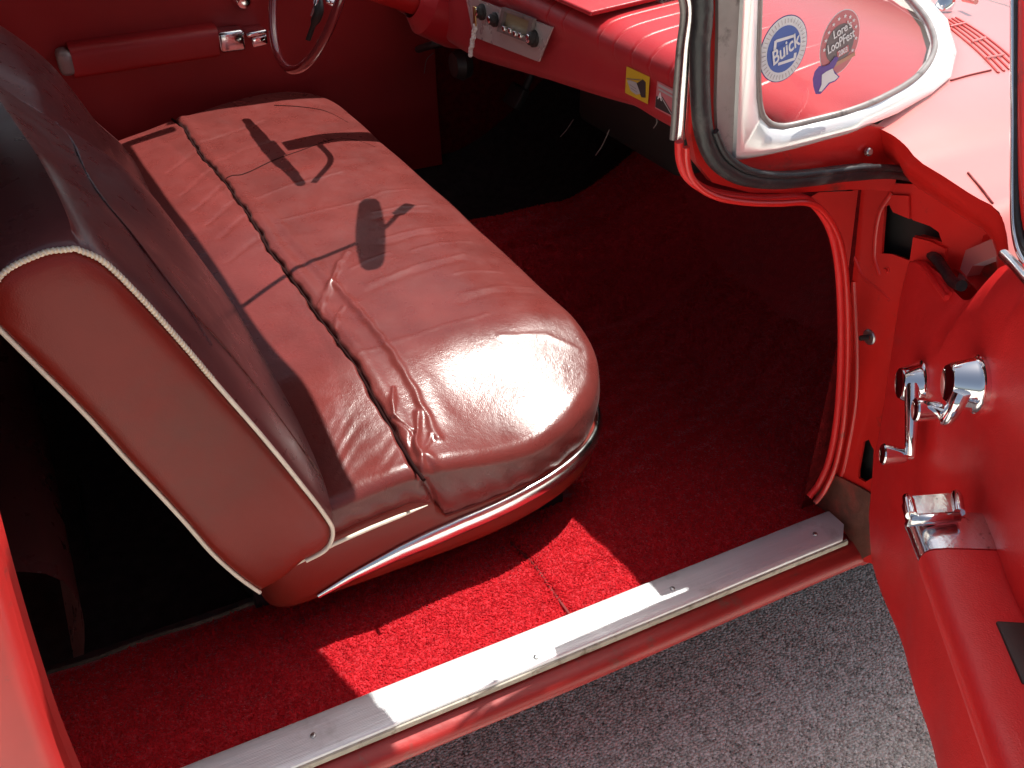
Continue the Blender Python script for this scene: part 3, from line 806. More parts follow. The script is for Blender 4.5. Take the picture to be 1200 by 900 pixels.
rows = [[spl([botc[i], midc[i], topc[i]], 16)[j] for i in range(nB)] for j in range(16)]
# lower rear corner of the glass is rounded: slide it under the frame
wind = sheet('windshield', rows, GLASS, CAR, 0, 'wraparound windshield glass with stickers')
# bright reveal moulding: flat band outside the glass edge
OUTP = [(868, -80), (868, 0), (864, 70), (861, 140), (859, 187), (880, 184.5), (905, 180), (935, 173), (1000, 155), (1050, 134), (1088, 112), (1112, 92), (1119, 62), (1109, 24), (1088, 0), (1062, -28)]
oedge = []
for px, py in OUTP[:9]: oedge.append(PX(-.046, px, py))
oz = oedge[-1].z
for px, py in OUTP[9:]: oedge.append(PZ(oz-.004, px, py))
ie = lin(edge, 100); 
def bandrows(e_in, e_out, n=100):
    # pair the two edges control point by control point
    a = []; b = []
    for i in range(len(e_in)-1):
        for k in range(8):
            a.append(e_in[i].lerp(e_in[i+1], k/8)); b.append(e_out[i].lerp(e_out[i+1], k/8))
    a.append(e_in[-1]); b.append(e_out[-1])
    rows = []
    for s, lift in ((0, -.004), (.06, .004), (.2, .007), (.5, .008), (.85, .0065), (.97, .004), (1.0, -.008)):
        rows.append([p.lerp(q, s)+Vector((lift, 0, lift*.6)) for p, q in zip(a, b)])
    return rows
e2 = spl(edge[:9], 9)
frame = sheet('windshield_frame', bandrows(edge, oedge), MOULD, wind, 0, 'broad bright metal moulding round the windshield corner', 50)
tube('windshield_seal', spl([p+Vector((.004, 0, .002)) for p in edge], 120), .0042, GREYMETAL, wind, 8)
# continue the moulding along the front of the glass
fb = [p+Vector((0, .006, -.004)) for p in spl([edge[-1]]+far+[mir(p) for p in far[::-1][1:]]+[mir(edge[-1])], 60)]
tube('windshield_frame', fb, .009, MOULD, wind, 10, flat=(.7, 1.2))

# stickers on the glass; a = along the car (right in the photo), b = up
def text_bm(txt, size, shear=0.0, space=1.0, off=.018):
    cu = bpy.data.curves.new('lettering', 'FONT'); cu.body = txt; cu.size = size; cu.align_x = 'CENTER'; cu.align_y = 'CENTER'; cu.shear = shear
    cu.space_character = space; cu.extrude = 0.0002; cu.offset = size*off
    o = bpy.data.objects.new('lettering', cu); C.objects.link(o)
    dg = bpy.context.evaluated_depsgraph_get(); dg.update()
    me = bpy.data.meshes.new_from_object(o.evaluated_get(dg))
    bpy.data.objects.remove(o); bpy.data.curves.remove(cu)
    return me
def place(me, M):
    me.transform(M); return me
def on_face(org, a, b, ang=0):
    a = Vector(a).normalized(); b = Vector(b); b = (b-a*b.dot(a)).normalized(); n = a.cross(b)
    M = Matrix(((a.x, b.x, n.x, org[0]), (a.y, b.y, n.y, org[1]), (a.z, b.z, n.z, org[2]), (0, 0, 0, 1)))
    return M @ Matrix.Rotation(ang, 4, 'Z')
def disc2(rx, ry, cx=0, cy=0, n=48, r_in=0):
    bm = bmesh.new()
    o = [bm.verts.new((cx+rx*math.cos(2*math.pi*i/n), cy+ry*math.sin(2*math.pi*i/n), 0)) for i in range(n)]
    if r_in:
        q = [bm.verts.new((cx+rx*r_in*math.cos(2*math.pi*i/n), cy+ry*r_in*math.sin(2*math.pi*i/n), 0)) for i in range(n)]
        for i in range(n): bm.faces.new((o[i], o[(i+1) % n], q[(i+1) % n], q[i]))
    else: bm.faces.new(o)
    return bm
def poly2(pts):
    bm = bmesh.new(); bm.faces.new([bm.verts.new((x, y, 0)) for x, y in pts])
    bmesh.ops.triangulate(bm, faces=bm.faces[:]); return bm
def sticker(name, M, layers, parent, label):
    """flat printed layers joined into one mesh with several inks"""
    me = bpy.data.meshes.new(name); bm = bmesh.new(); mats = []
    for i, (src, ink, h) in enumerate(layers):
        if isinstance(src, bpy.types.Mesh): t = src
        else:
            t = bpy.data.meshes.new('layer'); src.to_mesh(t); src.free()
        t.transform(Matrix.Translation((0, 0, h)))
        if ink not in mats: mats.append(ink)
        k = len(bm.faces); bm.from_mesh(t); bm.faces.ensure_lookup_table()
        for f in bm.faces[k:]: f.material_index = mats.index(ink)
        bpy.data.meshes.remove(t)
    bm.transform(M)
    bm.to_mesh(me); bm.free()
    o = bpy.data.objects.new(name, me); C.objects.link(o); o.parent = parent
    for m in mats: me.materials.append(m)
    if parent.parent is None: o.location = -parent.location
    o['label'] = label
    return o
def txt_at(t, size, x, y, ang=0, shear=0, sx=1.0, off=.018):
    me = text_bm(t, size, shear, 1.0, off); me.transform(Matrix.Translation((x, y, 0)) @ Matrix.Rotation(ang, 4, 'Z') @ Matrix.Scale(sx, 4, (1, 0, 0))); return me
def bar2(x0, y0, x1, y1, w):
    dx, dy = x1-x0, y1-y0; l = math.hypot(dx, dy); nx, ny = -dy/l*w/2, dx/l*w/2
    return poly2([(x0-nx, y0-ny), (x1-nx, y1-ny), (x1+nx, y1+ny), (x0+nx, y0+ny)])
def star2(cx, cy, r):
    return poly2([(cx+(r if i % 2 == 0 else r*.42)*math.sin(math.pi*i/5), cy+(r if i % 2 == 0 else r*.42)*math.cos(math.pi*i/5)) for i in range(10)])
XG = -.056
def glass_frame(cx, cy, l, r_, t, b):
    """centre and half sizes on the side glass from outline pixels"""
    c = PX(XG, cx, cy); hw = (PX(XG, r_, cy).y-PX(XG, l, cy).y)/2; hh = (PX(XG, cx, t).z-PX(XG, cx, b).z)/2
    return c, hw, hh
c, hw, hh = glass_frame(918, 57.5, 891.5, 945, 19, 96)
M = on_face(c, (0, 1, 0), (0, 0, 1))
rad_ = (hw+hh)/2
ringtxt = [(txt_at('|', hh*.15, .86*hw*math.sin(a), .86*hh*math.cos(a), -a), ST_LGREY, .0012) for a in [2*math.pi*i/40 for i in range(40)]]
sticker('sticker', M, [(disc2(hw, hh), ST_NAVY, 0), (disc2(hw*.97, hh*.97), ST_WHITE, .0004), (disc2(hw*.70, hh*.70), ST_BLUE, .0008),
    (bar2(-.42*hw, .28*hh, .36*hw, .36*hh, hh*.09), ST_WHITE, .0012), (bar2(-.42*hw, .30*hh, -.40*hw, -.02*hh, hw*.11), ST_WHITE, .0013),
    (bar2(-.16*hw, -.43*hh, .55*hw, -.34*hh, hh*.09), ST_WHITE, .0012), (bar2(.53*hw, -.34*hh, .52*hw, -.16*hh, hw*.11), ST_WHITE, .0013),
    (bar2(-.46*hw, -.22*hh, .52*hw, .18*hh, hh*.36), ST_BLUE, .0015), (txt_at('Buick', hh*.62, .02*hw, -.02*hh, R(30), .3, .80, .012), ST_WHITE, .0019)]+ringtxt, wind, 'round blue and white club sticker lettered Buick')
c, hw, hh = glass_frame(984, 50, 962.5, 1006, 13, 88)
M = on_face(c, (0, 1, 0), (0, 0, 1))
stars = [(star2(hw*.80*math.sin(a), hh*.80*math.cos(a), hh*.075), ST_WHITE, .0012) for a in [R(d) for d in (-100, -80, -62, -42, -22, 0, 20, 38, 58, 85, 112)]]
sticker('sticker', M, [(disc2(hw, hh), ST_WHITE, 0), (disc2(hw*.97, hh*.97), ST_PINK, .0004), (disc2(hw*.72, hh*.60, 0, -.02*hh), ST_GREY, .0008),
    (txt_at("Lore's", hh*.38, -.04*hw, .40*hh, R(24), .1, .78, .012), ST_WHITE, .0016), (txt_at('LooPFest', hh*.42, .0*hw, .04*hh, R(24), .1, .68, .012), ST_WHITE, .0016),
    (bar2(-.05*hw, -.36*hh, .50*hw, -.20*hh, hh*.22), ST_PINK, .0012), (txt_at('2003', hh*.24, .22*hw, -.28*hh, R(18), 0, .75), ST_WHITE, .0016),
    (bar2(-.35*hw, -.74*hh, .92*hw, -.42*hh, hh*.13), ST_TAN, .0012)]+stars, wind, 'round pink and grey music festival sticker with stars')
c, hw, hh = glass_frame(968, 88, 952, 984, 66, 107)
M = on_face(c, (0, 1, 0), (0, 0, 1))
body = [(-.95, .35), (-.7, .62), (-.3, .55), (.0, .62), (.35, 1.0), (.62, .9), (.5, .55), (.35, .3), (.75, -.05), (.95, -.2), (.7, -.42), (.3, -.5), (.05, -.75), (-.25, -1.0), (-.6, -.95), (-.85, -.5), (-1, -.05)]
guard = [(-.1, .25), (.3, .35), (.5, .05), (.85, -.2), (.6, -.36), (.2, -.42), (-.2, -.85), (-.42, -.82), (-.3, -.45), (-.4, .1)]
sticker('sticker', M, [(poly2([(x*hw, y*hh) for x, y in body]), ST_PURPLE, .0018), (poly2([(x*hw, y*hh) for x, y in guard]), ST_WHITE, .0022)], wind, 'small purple electric guitar sticker with white guard')

# ---- cowl, fender, hood ------------------------------------------------------------
zc = oz-.012
o_front = [oedge[i] for i in range(9, len(oedge))]+[p+Vector((0, .045, 0)) for p in far]
rail = [Vector((p.x-.014, p.y+.004, oz-.006)) for p in spl([Vector((-.062, -.066, oz))]+[p for p in o_front if p.y > -.03], 40)]
YF = -.062
fe = [PY(YF, *p) for p in ((1026, 150), (1045, 166), (1075, 187), (1105, 206), (1140, 229), (1172, 250))]
fe += [fe[-1]+Vector((.030, 0, -.05)), fe[-1]+Vector((.045, 0, -.13)), fe[-1]+Vector((.050, 0, -.30)), fe[-1]+Vector((.035, 0, -.50))]
def fline(y):
    k = max(0.0, y-.6)
    return [Vector((p.x-.02*k, y, p.z-.028*k*k)) for p in fe]
rows = []
ysr = [(p.x, p.y, p.z) for p in rail]+[(-.97, y, oz-.006-.03*(y-.45)-.02*(y-.45)**2) for y in (.68, .8, 1.0, 1.3, 1.7, 2.0, 2.4)]
for x, y, z in ysr:
    f = fline(max(y, YF)); k = min(1, max(0, (y-YF)/.10))
    a = Vector((x, max(y, YF), z*k+(f[0].z+.001)*(1-k)))
    b_ = a.lerp(f[2], .35)+Vector((0, 0, .006)); c_ = a.lerp(f[2], .7)+Vector((0, 0, .006))
    rows.append(lin([a], 1) if False else spl([a, b_, c_]+f[2:], 48))
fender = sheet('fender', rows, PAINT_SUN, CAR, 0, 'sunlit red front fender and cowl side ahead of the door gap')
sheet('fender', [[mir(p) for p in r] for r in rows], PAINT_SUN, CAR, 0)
fe_l = [p.copy() for p in rows[0]]
lip = [fe_l, [p+Vector((-.002, .004, -.006)) for p in fe_l], [p+Vector((-.016, .014, -.030)) for p in fe_l], [p+Vector((-.036, .045, -.055)) for p in fe_l], [p+Vector((-.05, .075, -.07)) for p in fe_l]]
sheet('fender_lip', loft(lip, 40, 12), PAINT_JAMB, fender, 0)
# shelf under the glass that closes the gap between dash, pillar and cowl
gp = spl([Vector((-.075, -.30, zc-.03)), Vector((-.08, -.1, zc-.025)), Vector((-.085, .0, zc-.02))]+[Vector((p.x-.012, p.y-.0, zc-.012)) for p in o_front if p.y > .0], 30)
sheet('inner_garnish', [[p, Vector((p.x-.008-.060*max(0, min(1, (i-9)/8)), p.y-.02*min(1, i/12), zc-.012)), Vector((p.x-.020-.10*max(0, min(1, (i-7)/8)), p.y-.04*min(1, i/12), zc-.022))] for i, p in enumerate(gp)], DASHV, CAR, 0)
from mathutils.bvhtree import BVHTree
_v = [p for r in rows for p in r]; _n = len(rows[0])
BV = BVHTree.FromPolygons(_v, [(a*_n+b, a*_n+b+1, (a+1)*_n+b+1, (a+1)*_n+b) for a in range(len(rows)-1) for b in range(_n-1)])
def skin(px, py, lift=.001):
    h_ = BV.ray_cast(Vector(CAMP), Vector(ray(px, py)).normalized())
    if h_[0] is None: return PZ(oz, px, py)
    n_ = h_[1] if h_[1].z > 0 else -h_[1]
    return h_[0]+n_*lift
def skinline(pts, n=16): return [skin(p.x, p.y) for p in spl([Vector((a, b, 0)) for a, b in pts], n)]
tube('cowl_seam', skinline([(1114, 95), (1135, 89), (1161, 83)]), .0016, SEAM, fender, 6)
tube('cowl_seam', skinline([(1134, 203), (1150, 222), (1163, 239)]), .0014, SEAM, fender, 6)
L0 = [(1103, 25), (1125, 43), (1148, 63), (1170, 86)]; L1 = [(1120, 21), (1146, 37), (1170, 55), (1196, 78)]
vg = bmesh.new()
for k in range(5):
    t = k/4
    add_tube(vg, skinline([(a[0]+(b[0]-a[0])*t, a[1]+(b[1]-a[1])*t) for a, b in zip(L0, L1)], 24), .0022, 6, flat=(.5, 1.0), up=(0, 0, 1))
vent = obj('vent_grille', vg, SLOT, CAR, True, 'slotted air intake in the cowl')
for a, b in (((1113, 33), (1131, 29)), ((1138, 51), (1154, 46)), ((1155, 70), (1176, 66))):
    tube('vent_bar', [skin(*a, .003), skin(*b, .003)], .002, PAINT_SUN, vent, 6)
# wiper pivot and arm
w0 = skin(1107, 12, .018)
wp = lathe('wiper', [(.016, -.02), (.016, .0), (.012, .006), (.012, .018), (.008, .022), (0, .023)], w0, (.15, .2, 1), CHROME, CAR, 20, 'wiper pivot with dark arm')
tube('wiper_arm', spl([w0+Vector((.004, .0, .016)), w0+Vector((-.06, .0, .03)), w0+Vector((-.35, -.02, .06))], 12), .006, DARK, wp, 8, flat=(.6, 1))
tube('wiper_nozzle', [w0+Vector((.01, .03, .0)), w0+Vector((.045, .02, .004))], .005, PAINT_SUN, wp, 8)

# ---- dashboard -------------------------------------------------------------
_bp = [(p.x, p.y) for p in belt_pts+far][::-1]
XBELT = [p[0] for p in _bp]; YBELT = [p[1] for p in _bp]
DX = np.concatenate([np.linspace(-1.89, -1.16, 24), np.linspace(-1.15, -.22, 420), np.linspace(-.215, -.105, 16)])
tucks = [PY(-.10, px, py).x for px, py in ((646, 12), (664, 19), (706, 37), (724, 46), (745, 55), (766, 67), (790, 76))]
sp_ = tucks[-1]-tucks[-2]
tucks += [tucks[-1]+.062*i for i in range(1, 4)]
rows = []
for x in DX:
    rear = -.112
    yf = float(np.interp(x, XBELT, YBELT))-.010 if x > -.97 else float(np.interp(-1.94-x, XBELT, YBELT))-.022
    zb = .935-.085*max(0, min(1, (-.60-x)/.62))+.05*max(0, min(1, (x+.175)/.045))
    tk = sum(math.exp(-((x-t)/.0022)**2) for t in tucks)
    prof = [(.44, 1.085, 0), (.25, 1.080, 0), (.12, 1.075, .6), (.02, 1.066, 1), (-.05, 1.058, 1), (-.085, 1.050, 1), (-.104, 1.036, 1), (-.110, 1.02, .6), (-.104, 1.004, .2), (-.096, .99, 0), (-.098, .965, 0), (-.102, zb+.01, 0), (-.098, zb, 0), (-.085, zb-.004, 0), (.0, zb+.01, 0)]
    r_ = []
    for (y, z, w) in prof:
        yy_ = y if y < -.05 or zb-.01 < z < zb+.02 else -.05+(y+.05)*(yf+.05)/.49
        r_.append(Vector((x, yy_+tk*w*.0018, z-tk*w*.0022)))
    rows.append(spl(r_, 44))
dash = sheet('dashboard', rows, DASHV, CAR, 0, 'red padded dashboard with tucked seams')
# raised lid on the pad
c0 = Vector((PZ(1.064, 692, 17).x, PZ(1.064, 692, 17).y, 1.060))
box('dash_panel', c0+Vector((0, 0, 0)), (-.42, 0, 0), (0, .26, .022), (0, 0, .009), DASHV, dash, .003)
# under side of the dash, dark
sheet('underdash', [[Vector((x, y, zz-(.085*max(0, min(1, (-.60-x)/.62))))) for x in np.linspace(-1.86, -.15, 14)] for y, zz in ((-.09, .940), (.0, .925), (.2, .90), (.48, .88))], DARK, dash, 0)
box('heater_box', (-1.15, .12, .70), (.42, 0, 0), (0, .25, 0), (0, 0, .18), DARK, dash, .02)
for pts in (((508, 62), (500, 70), (497, 86)), ((672, 140), (664, 152), (657, 160)), ((714, 152), (706, 170), (698, 182)), ((765, 132), (770, 142), (766, 150))):
    tube('cable', spl([PY(.0, *p) for p in pts], 10), .0012, GREYMETAL, dash, 6)
# radio with its plate
YR = -.108
rc = [PY(YR, *p) for p in ((547, -6), (649, 32), (633, 72), (557, 43))]
radio = plate('radio', rc, [], (0, -.004, 0), RADIO, CAR, 'bright radio plate with dial and dark knobs')
fr_ = [PY(YR-.006, *p) for p in ((592, 8), (629, 22), (623, 50), (586, 36))]
plate('dial_frame', fr_, [[PY(YR-.006, *p) for p in ((595, 13), (624, 24), (620, 42), (591, 31))]], (0, -.008, 0), GREYMETAL, radio)
plate('dial', [PY(YR-.005, *p) for p in ((595, 13), (624, 24), (620, 44), (590, 33))], [], (0, -.001, 0), DIAL, radio)
for px, py in ((594, 35), (601, 37.5), (607, 41), (613, 43)):
    q = PY(YR-.006, px, py); box('push_button', q, (.011, 0, 0), (0, -.012, 0), (0, 0, .010), CHROME, radio, .001)
for px, py, r_ in ((566, 14, .017), (581, 23, .015), (627, 45, .017)):
    q = PY(YR-.004, px, py)
    lathe('knob', [(r_, 0), (r_, .006), (r_*.8, .008), (r_*.75, .014), (r_*.55, .017), (0, .017)], q, (0, -1, .1), DARK, radio, 24)
    lathe('knob_face', [(r_*.5, .0172), (r_*.4, .0185), (0, .0185)], q, (0, -1, .1), CHROME, radio, 20)
# stickers on the dash face
YS = -.1005
def face_sticker(quad, layers, label):
    p = [PY(YS, *q) for q in quad]          # tl, tr, br, bl
    c = (p[0]+p[1]+p[2]+p[3])/4
    a = ((p[1]+p[2])-(p[0]+p[3]))/2; b = ((p[0]+p[1])-(p[2]+p[3]))/2
    M = on_face(c+Vector((0, -.002, 0)), (a.x, 0, a.z), (b.x, 0, b.z))
    return sticker('sticker', M, layers(a.length/2, b.length/2), dash, label)
face_sticker(((736, 78), (763, 90), (760, 122), (733, 108)), lambda w, h: [(poly2([(-w, -h), (w, -h), (w, h), (-w, h)]), ST_YEL, 0),
    (poly2([(-.15*w, .0), (.45*w, .62*h), (.72*w, .5*h), (.78*w, -.6*h), (.45*w, -.72*h)]), ST_BLACK, .0005),
    (poly2([(-.85*w, .0), (-.6*w, .12*h), (-.05*w, .18*h), (.35*w, -.5*h), (.0, -.72*h), (-.5*w, -.62*h)]), ST_LGREY, .0008),
    (bar2(-.6*w, -.2*h, .0, -.3*h, .04*h), ST_GREY, .001), (bar2(-.5*w, -.4*h, .1*w, -.5*h, .04*h), ST_GREY, .001), (bar2(-.9*w, .12*h, .3*w, .5*h, .06*h), ST_GREY, .001)],
    'yellow square warning sticker on the dash face')
face_sticker(((772, 95), (798, 108), (795, 141), (768, 126)), lambda w, h: [(poly2([(-w, -h), (w, -h), (w, h), (-w, h)]), ST_PINK, 0),
    (bar2(-.85*w, .78*h, .85*w, .74*h, .2*h), ST_LGREY, .0005), (bar2(-.8*w, .48*h, .7*w, .44*h, .14*h), ST_LGREY, .0005),
    (poly2([(-.95*w, -.9*h), (-.95*w, -.1*h), (-.4*w, .1*h), (.75*w, -.85*h)]), ST_BLACK, .0006), (bar2(-.5*w, .05*h, .6*w, -.85*h, .09*h), ST_LGREY, .0009),
    (txt_at('A', h*.75, -.62*w, .02*h), ST_WHITE, .001)], 'small red black and white sticker beside the pillar')

# bead chain hanging off the ignition key
q = PY(-.125, 556, 24); kc = bpy.data.objects.new('key_chain', None); C.objects.link(kc); kc.location = PY(-.125, 552, 62)
tag(kc, 'pale bead key chain hanging from the dash beside the radio', 'key chain')
bm = bmesh.new(); n_ = 11
b0 = PY(-.128, 557, 30); b1 = PY(-.128, 551, 64)
for i in range(n_):
    p = b0.lerp(b1, i/(n_-1))+Vector((.002*math.sin(i*2.1), 0, 0))
    add_lathe(bm, [(0, -.0058)]+[(.0058*math.cos(R(a)), .0058*math.sin(R(a))) for a in (-60, -30, 0, 30, 60)]+[(0, .0058)], p, (0, 0, 1), 12)
ch_ = obj('chain', bm, WHITE_B, None); ch_.parent = kc; ch_.location = -kc.location
bm = bmesh.new(); add_box(bm, b0+Vector((-.006, -.003, 0)), (.014, 0, 0), (0, .003, 0), (0, 0, .04), .001)
k_ = obj('key', bm, BRASS, None); k_.parent = kc; k_.location = -kc.location

# ---- steering column and wheel ----------------------------------------------
WC = Vector((-1.46, -.40, 1.04)); WN = Vector((0, -.927, .375)).normalized()
wu = Vector((0, .375, .927)).normalized(); wr_ = Vector((1, 0, 0))
col = lathe('steering_column', [(.030, .0), (.034, -.05), (.036, -.25), (.040, -.45)], WC+WN*-.03, WN, PAINT, CAR, 24)
bm = bmesh.new()
cpts = [WC+WN*-.30+Vector((0, .0, -.02)), WC+WN*-.42+Vector((.0, 0, -.03)), WC+WN*-.55+Vector((0, 0, -.05))]
lathe('column_shroud', [(.045, .0), (.075, -.03), (.085, -.12), (.07, -.2)], WC+WN*-.26, WN, DASHV, col, 28)
bm = bmesh.new()
RW = .23
ring = [WC+wr_*(RW*math.cos(a))+wu*(RW*math.sin(a)) for a in [2*math.pi*i/96 for i in range(96)]]
add_tube(bm, ring, .0105, 12, True)
wheel = obj('steering_wheel', bm, RIM, CAR, True, 'thin rimmed red steering wheel with bright hub')
def on_wheel(px, py, off=.004):
    q = Vector(ray(px, py)); c = Vector(CAMP); t = (WC+WN*off-c).dot(WN)/q.dot(WN); return c+q*t
tube('spoke', spl([on_wheel(361, 47), on_wheel(367, 30), on_wheel(374, 12), on_wheel(372, -4), WC+WN*.004], 20), [.006]*4+[.011]*12+[.014]*4, DARK, wheel, 10, flat=(1, .6), up=WN)
tube('spoke', spl([on_wheel(366, 18, .010), on_wheel(370, 5, .012), on_wheel(371, -6, .012)], 10), .0055, CHROME, wheel, 8)
tube('shift_lever', spl([WC+WN*-.10+Vector((.03, 0, .0)), WC+WN*-.09+Vector((.14, .01, .02)), WC+WN*-.05+Vector((.235, -.01, .04))], 14), .0075, CHROME, wheel, 8)
for s in (-1, 1):
    bm = bmesh.new()
    add_tube(bm, spl([WC+wr_*(s*.03)+WN*.004, WC+wr_*(s*.10)-wu*.02+WN*.004, WC+wr_*(s*.186)-wu*.045], 14), [.016]*8+[.013]*6, 10, flat=(1, .4), up=WN)
    obj('spoke', bm, CHROME_W, wheel)
lathe('hub', [(.052, -.02), (.056, .0), (.05, .012), (.03, .02), (0, .022)], WC, WN, CHROME, wheel, 28)
# pedals
bm = bmesh.new(); add_box(bm, PZ(.62, 588, 118), (.075, 0, 0), (0, .02, -.01), (0, .03, .05), .004); 
pd = obj('brake_pedal', bm, DARK, CAR)
tube('pedal_arm', [PZ(.64, 594, 112)+Vector((.03, .03, 0)), PZ(.64, 594, 112)+Vector((.03, .14, .22))], .01, DARK, pd, 8)
tube('brake_handle', spl([PY(-.06, 490, 58), PY(-.05, 510, 52), PY(.0, 530, 50)], 10), .010, DARK, CAR, 8)
lathe('vent_knob', [(.035, 0), (.04, .02), (.03, .04), (0, .045)], PY(-.02, 548, 74), (0, -1, 0), DARK, CAR, 20)

# ---- driver's door inside -------------------------------------------------
XD = -1.84
dp = [Vector((XD, y, z)) for y, z in ((-1.24, .36), (-.03, .36), (-.03, .7), (-.05, .96), (-.3, 1.08), (-1.24, 1.08))]
rows = loft([[(XD+.02, -1.30, .36), (XD+.02, -.6, .36), (XD+.02, .05, .36)], [(XD, -1.30, .6), (XD, -.6, .6), (XD, .05, .6)], [(XD+.006, -1.30, .85), (XD+.006, -.6, .85), (XD+.006, .05, .85)], [(XD+.030, -1.30, 1.02), (XD+.030, -.6, 1.02), (XD+.030, .05, 1.02)], [(XD+.045, -1.30, 1.11), (XD+.045, -.6, 1.11), (XD+.045, .05, 1.11)], [(XD+.02, -1.30, 1.14), (XD+.02, -.6, 1.14), (XD+.02, .05, 1.14)]], 20, 24)
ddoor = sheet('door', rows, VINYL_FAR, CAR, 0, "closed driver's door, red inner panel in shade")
rows = loft([[(XD-.03, -1.3, .2), (XD-.03, .05, .2)], [(XD-.10, -1.3, .5), (XD-.10, .05, .5)], [(XD-.11, -1.3, .9), (XD-.11, .05, .9)], [(XD-.05, -1.3, 1.08), (XD-.05, .05, 1.08)]], 4, 16)
sheet('outer_skin', rows, PAINT, ddoor, 0)
XA = -1.775
def arm(pts_top, x_in):
    pass
a0, a1 = PX(XA, 82, 62), PX(XA, 256, 38); b0_, b1_ = PX(XA, 88, 92), PX(XA, 258, 66)
rows = []
for t in np.linspace(0, 1, 16):
    tp_ = a0.lerp(a1, t); bp_ = b0_.lerp(b1_, t)
    rows.append([Vector((XD+.004, tp_.y, tp_.z+.012)), Vector((XA-.02, tp_.y, tp_.z+.010)), Vector((XA-.003, tp_.y, tp_.z)), Vector((XA, tp_.y, tp_.z-.012)), Vector((XA, bp_.y, bp_.z+.012)), Vector((XA-.006, bp_.y, bp_.z)), Vector((XA-.03, bp_.y, bp_.z-.006)), Vector((XD+.004, bp_.y, bp_.z-.006))])
bm = bmesh.new(); Vg = add_grid(bm, [spl(r, 24) for r in rows])
bm.faces.new(Vg[0][::-1]); bm.faces.new(Vg[-1])
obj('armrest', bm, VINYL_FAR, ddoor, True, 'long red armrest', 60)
e0 = PX(XA+.003, 256, 39); 
box('armrest_cap', Vector((XD+.006, e0.y-.002, e0.z-.050)), (XA-XD, 0, 0), (0, .066, .0), (0, 0, .052), CHROME_W, ddoor, .008)
g0 = PX(XA, 66, 66)
box('armrest_cap', Vector((XD+.006, g0.y, g0.z-.05)), (XA-XD, 0, 0), (0, .035, 0), (0, 0, .058), GREYMETAL, ddoor, .012)
h0 = PX(XA, 287, 38)
bm = bmesh.new(); add_box(bm, Vector((XD+.006, h0.y+.002, h0.z-.012)), (.072, 0, 0), (0, .052, .004), (0, 0, .012), .004); add_box(bm, Vector((XA-.01, h0.y+.014, h0.z-.040)), (.016, 0, 0), (0, .040, .004), (0, 0, .026), .004)
obj('door_handle', bm, CHROME, ddoor, True, None, 50)
lathe('window_crank', [(.026, 0), (.026, .004), (.019, .02), (.016, .023), (0, .024)], PX(XD+.012, 283, 0), (1, 0, 0), CHROME, ddoor, 24)

# ---- passenger door, swung open -----------------------------------------------
TH = R(58.5)
DE = Vector((math.sin(TH), -math.cos(TH), 0)); DN = Vector((-math.cos(TH), -math.sin(TH), 0)); DH = Vector((.055, -.045, 0))
def D(s, n, z): return DH+DE*s+DN*n+Vector((0, 0, z))
def DP(px, py, off=0.0):
    q = Vector(ray(px, py)); c = Vector(CAMP)
    t = (off-(c-DH).dot(DN))/q.dot(DN); p = c+q*t
    return (p-DH).dot(DE), p.z
fedge = [DP(*p) for p in ((1057, 312), (1044, 400), (1030, 480), (1020, 540), (1017, 600), (1022, 668))]
fe_z = [p[1] for p in fedge][::-1]; fe_s = [p[0] for p in fedge][::-1]
def sfront(z): return float(np.interp(z, fe_z, fe_s))
tedge = [DP(*p) for p in ((1057, 311), (1065, 307), (1076, 308), (1088, 318), (1098, 333), (1109, 349), (1114, 349), (1122, 340), (1131, 322), (1140, 310), (1160, 301), (1180, 293))]
ts = [p[0] for p in tedge]; tz2 = [p[1] for p in tedge]
ts += [ts[-1]+.045, ts[-1]+.085, ts[-1]+.16, 1.12]; tz2 += [tz2[-1]+.022, tz2[-1]+.10, tz2[-1]+.15, tz2[-1]+.16]  # belt raised out of view only to shade the armrest
zb_ = fe_z[0]
s_hi = sfront(.81)
cols = []
us = np.concatenate([np.linspace(0, .36, 70), np.linspace(.37, 1.25, 40)])
for u in us:
    col_ = []
    s_top = s_hi+u if u > 0 else ts[0]
    zt = float(np.interp(s_top, ts, tz2))
    for k in range(44):
        t = k/43
        z = zb_+(zt-zb_)*t
        s = u*(1.18-s_hi)/1.25*1.0+sfront(min(z, .81))*(1-min(1, u/.9))+s_hi*min(1, u/.9)
        n = 0
        # rolled towards the belt at the top, tucked at the front and bottom edges
        dzt = (zt-z); dfr = u
        n -= .030*max(0, 1-dzt/.10)**2*min(1, u/.25)
        n -= .010*max(0, 1-dfr/.012)**2
        n -= .008*max(0, 1-(z-zb_)/.015)**2
        n += .0035*math.sin(s*14+1)*math.sin(z*17+.5)+.0015*math.sin(s*37+z*20)
        n += .010*math.exp(-((s-.42)/.12)**2-((z-.80)/.05)**2)
        col_.append(D(s, n, z))
    cols.append(col_)
pdoor = sheet('door', cols, VINYL, CAR, 0, 'open passenger door with red vinyl inner panel')
# door shell behind the panel
shell = []
for u in us[::3]:
    i = list(us).index(u); c_ = cols[i]
    shell.append(c_)
bm = bmesh.new()
for off in (-.010,):
    pass
srow = []
for c_ in cols[::2]:
    srow.append([c_[0]+DN*-.004, c_[0]+DN*-.05+Vector((0, 0, -.01)), c_[0]+DN*-.095+Vector((0, 0, .02)), c_[12]+DN*-.115, c_[26]+DN*-.118, c_[38]+DN*-.10, c_[43]+DN*-.075, c_[43]+DN*-.05+Vector((0, 0, .006)), c_[43]+DN*-.03])
bm = bmesh.new(); Vg = add_grid(bm, srow); 
obj('door_shell', bm, PAINT, pdoor, True, None, 40)
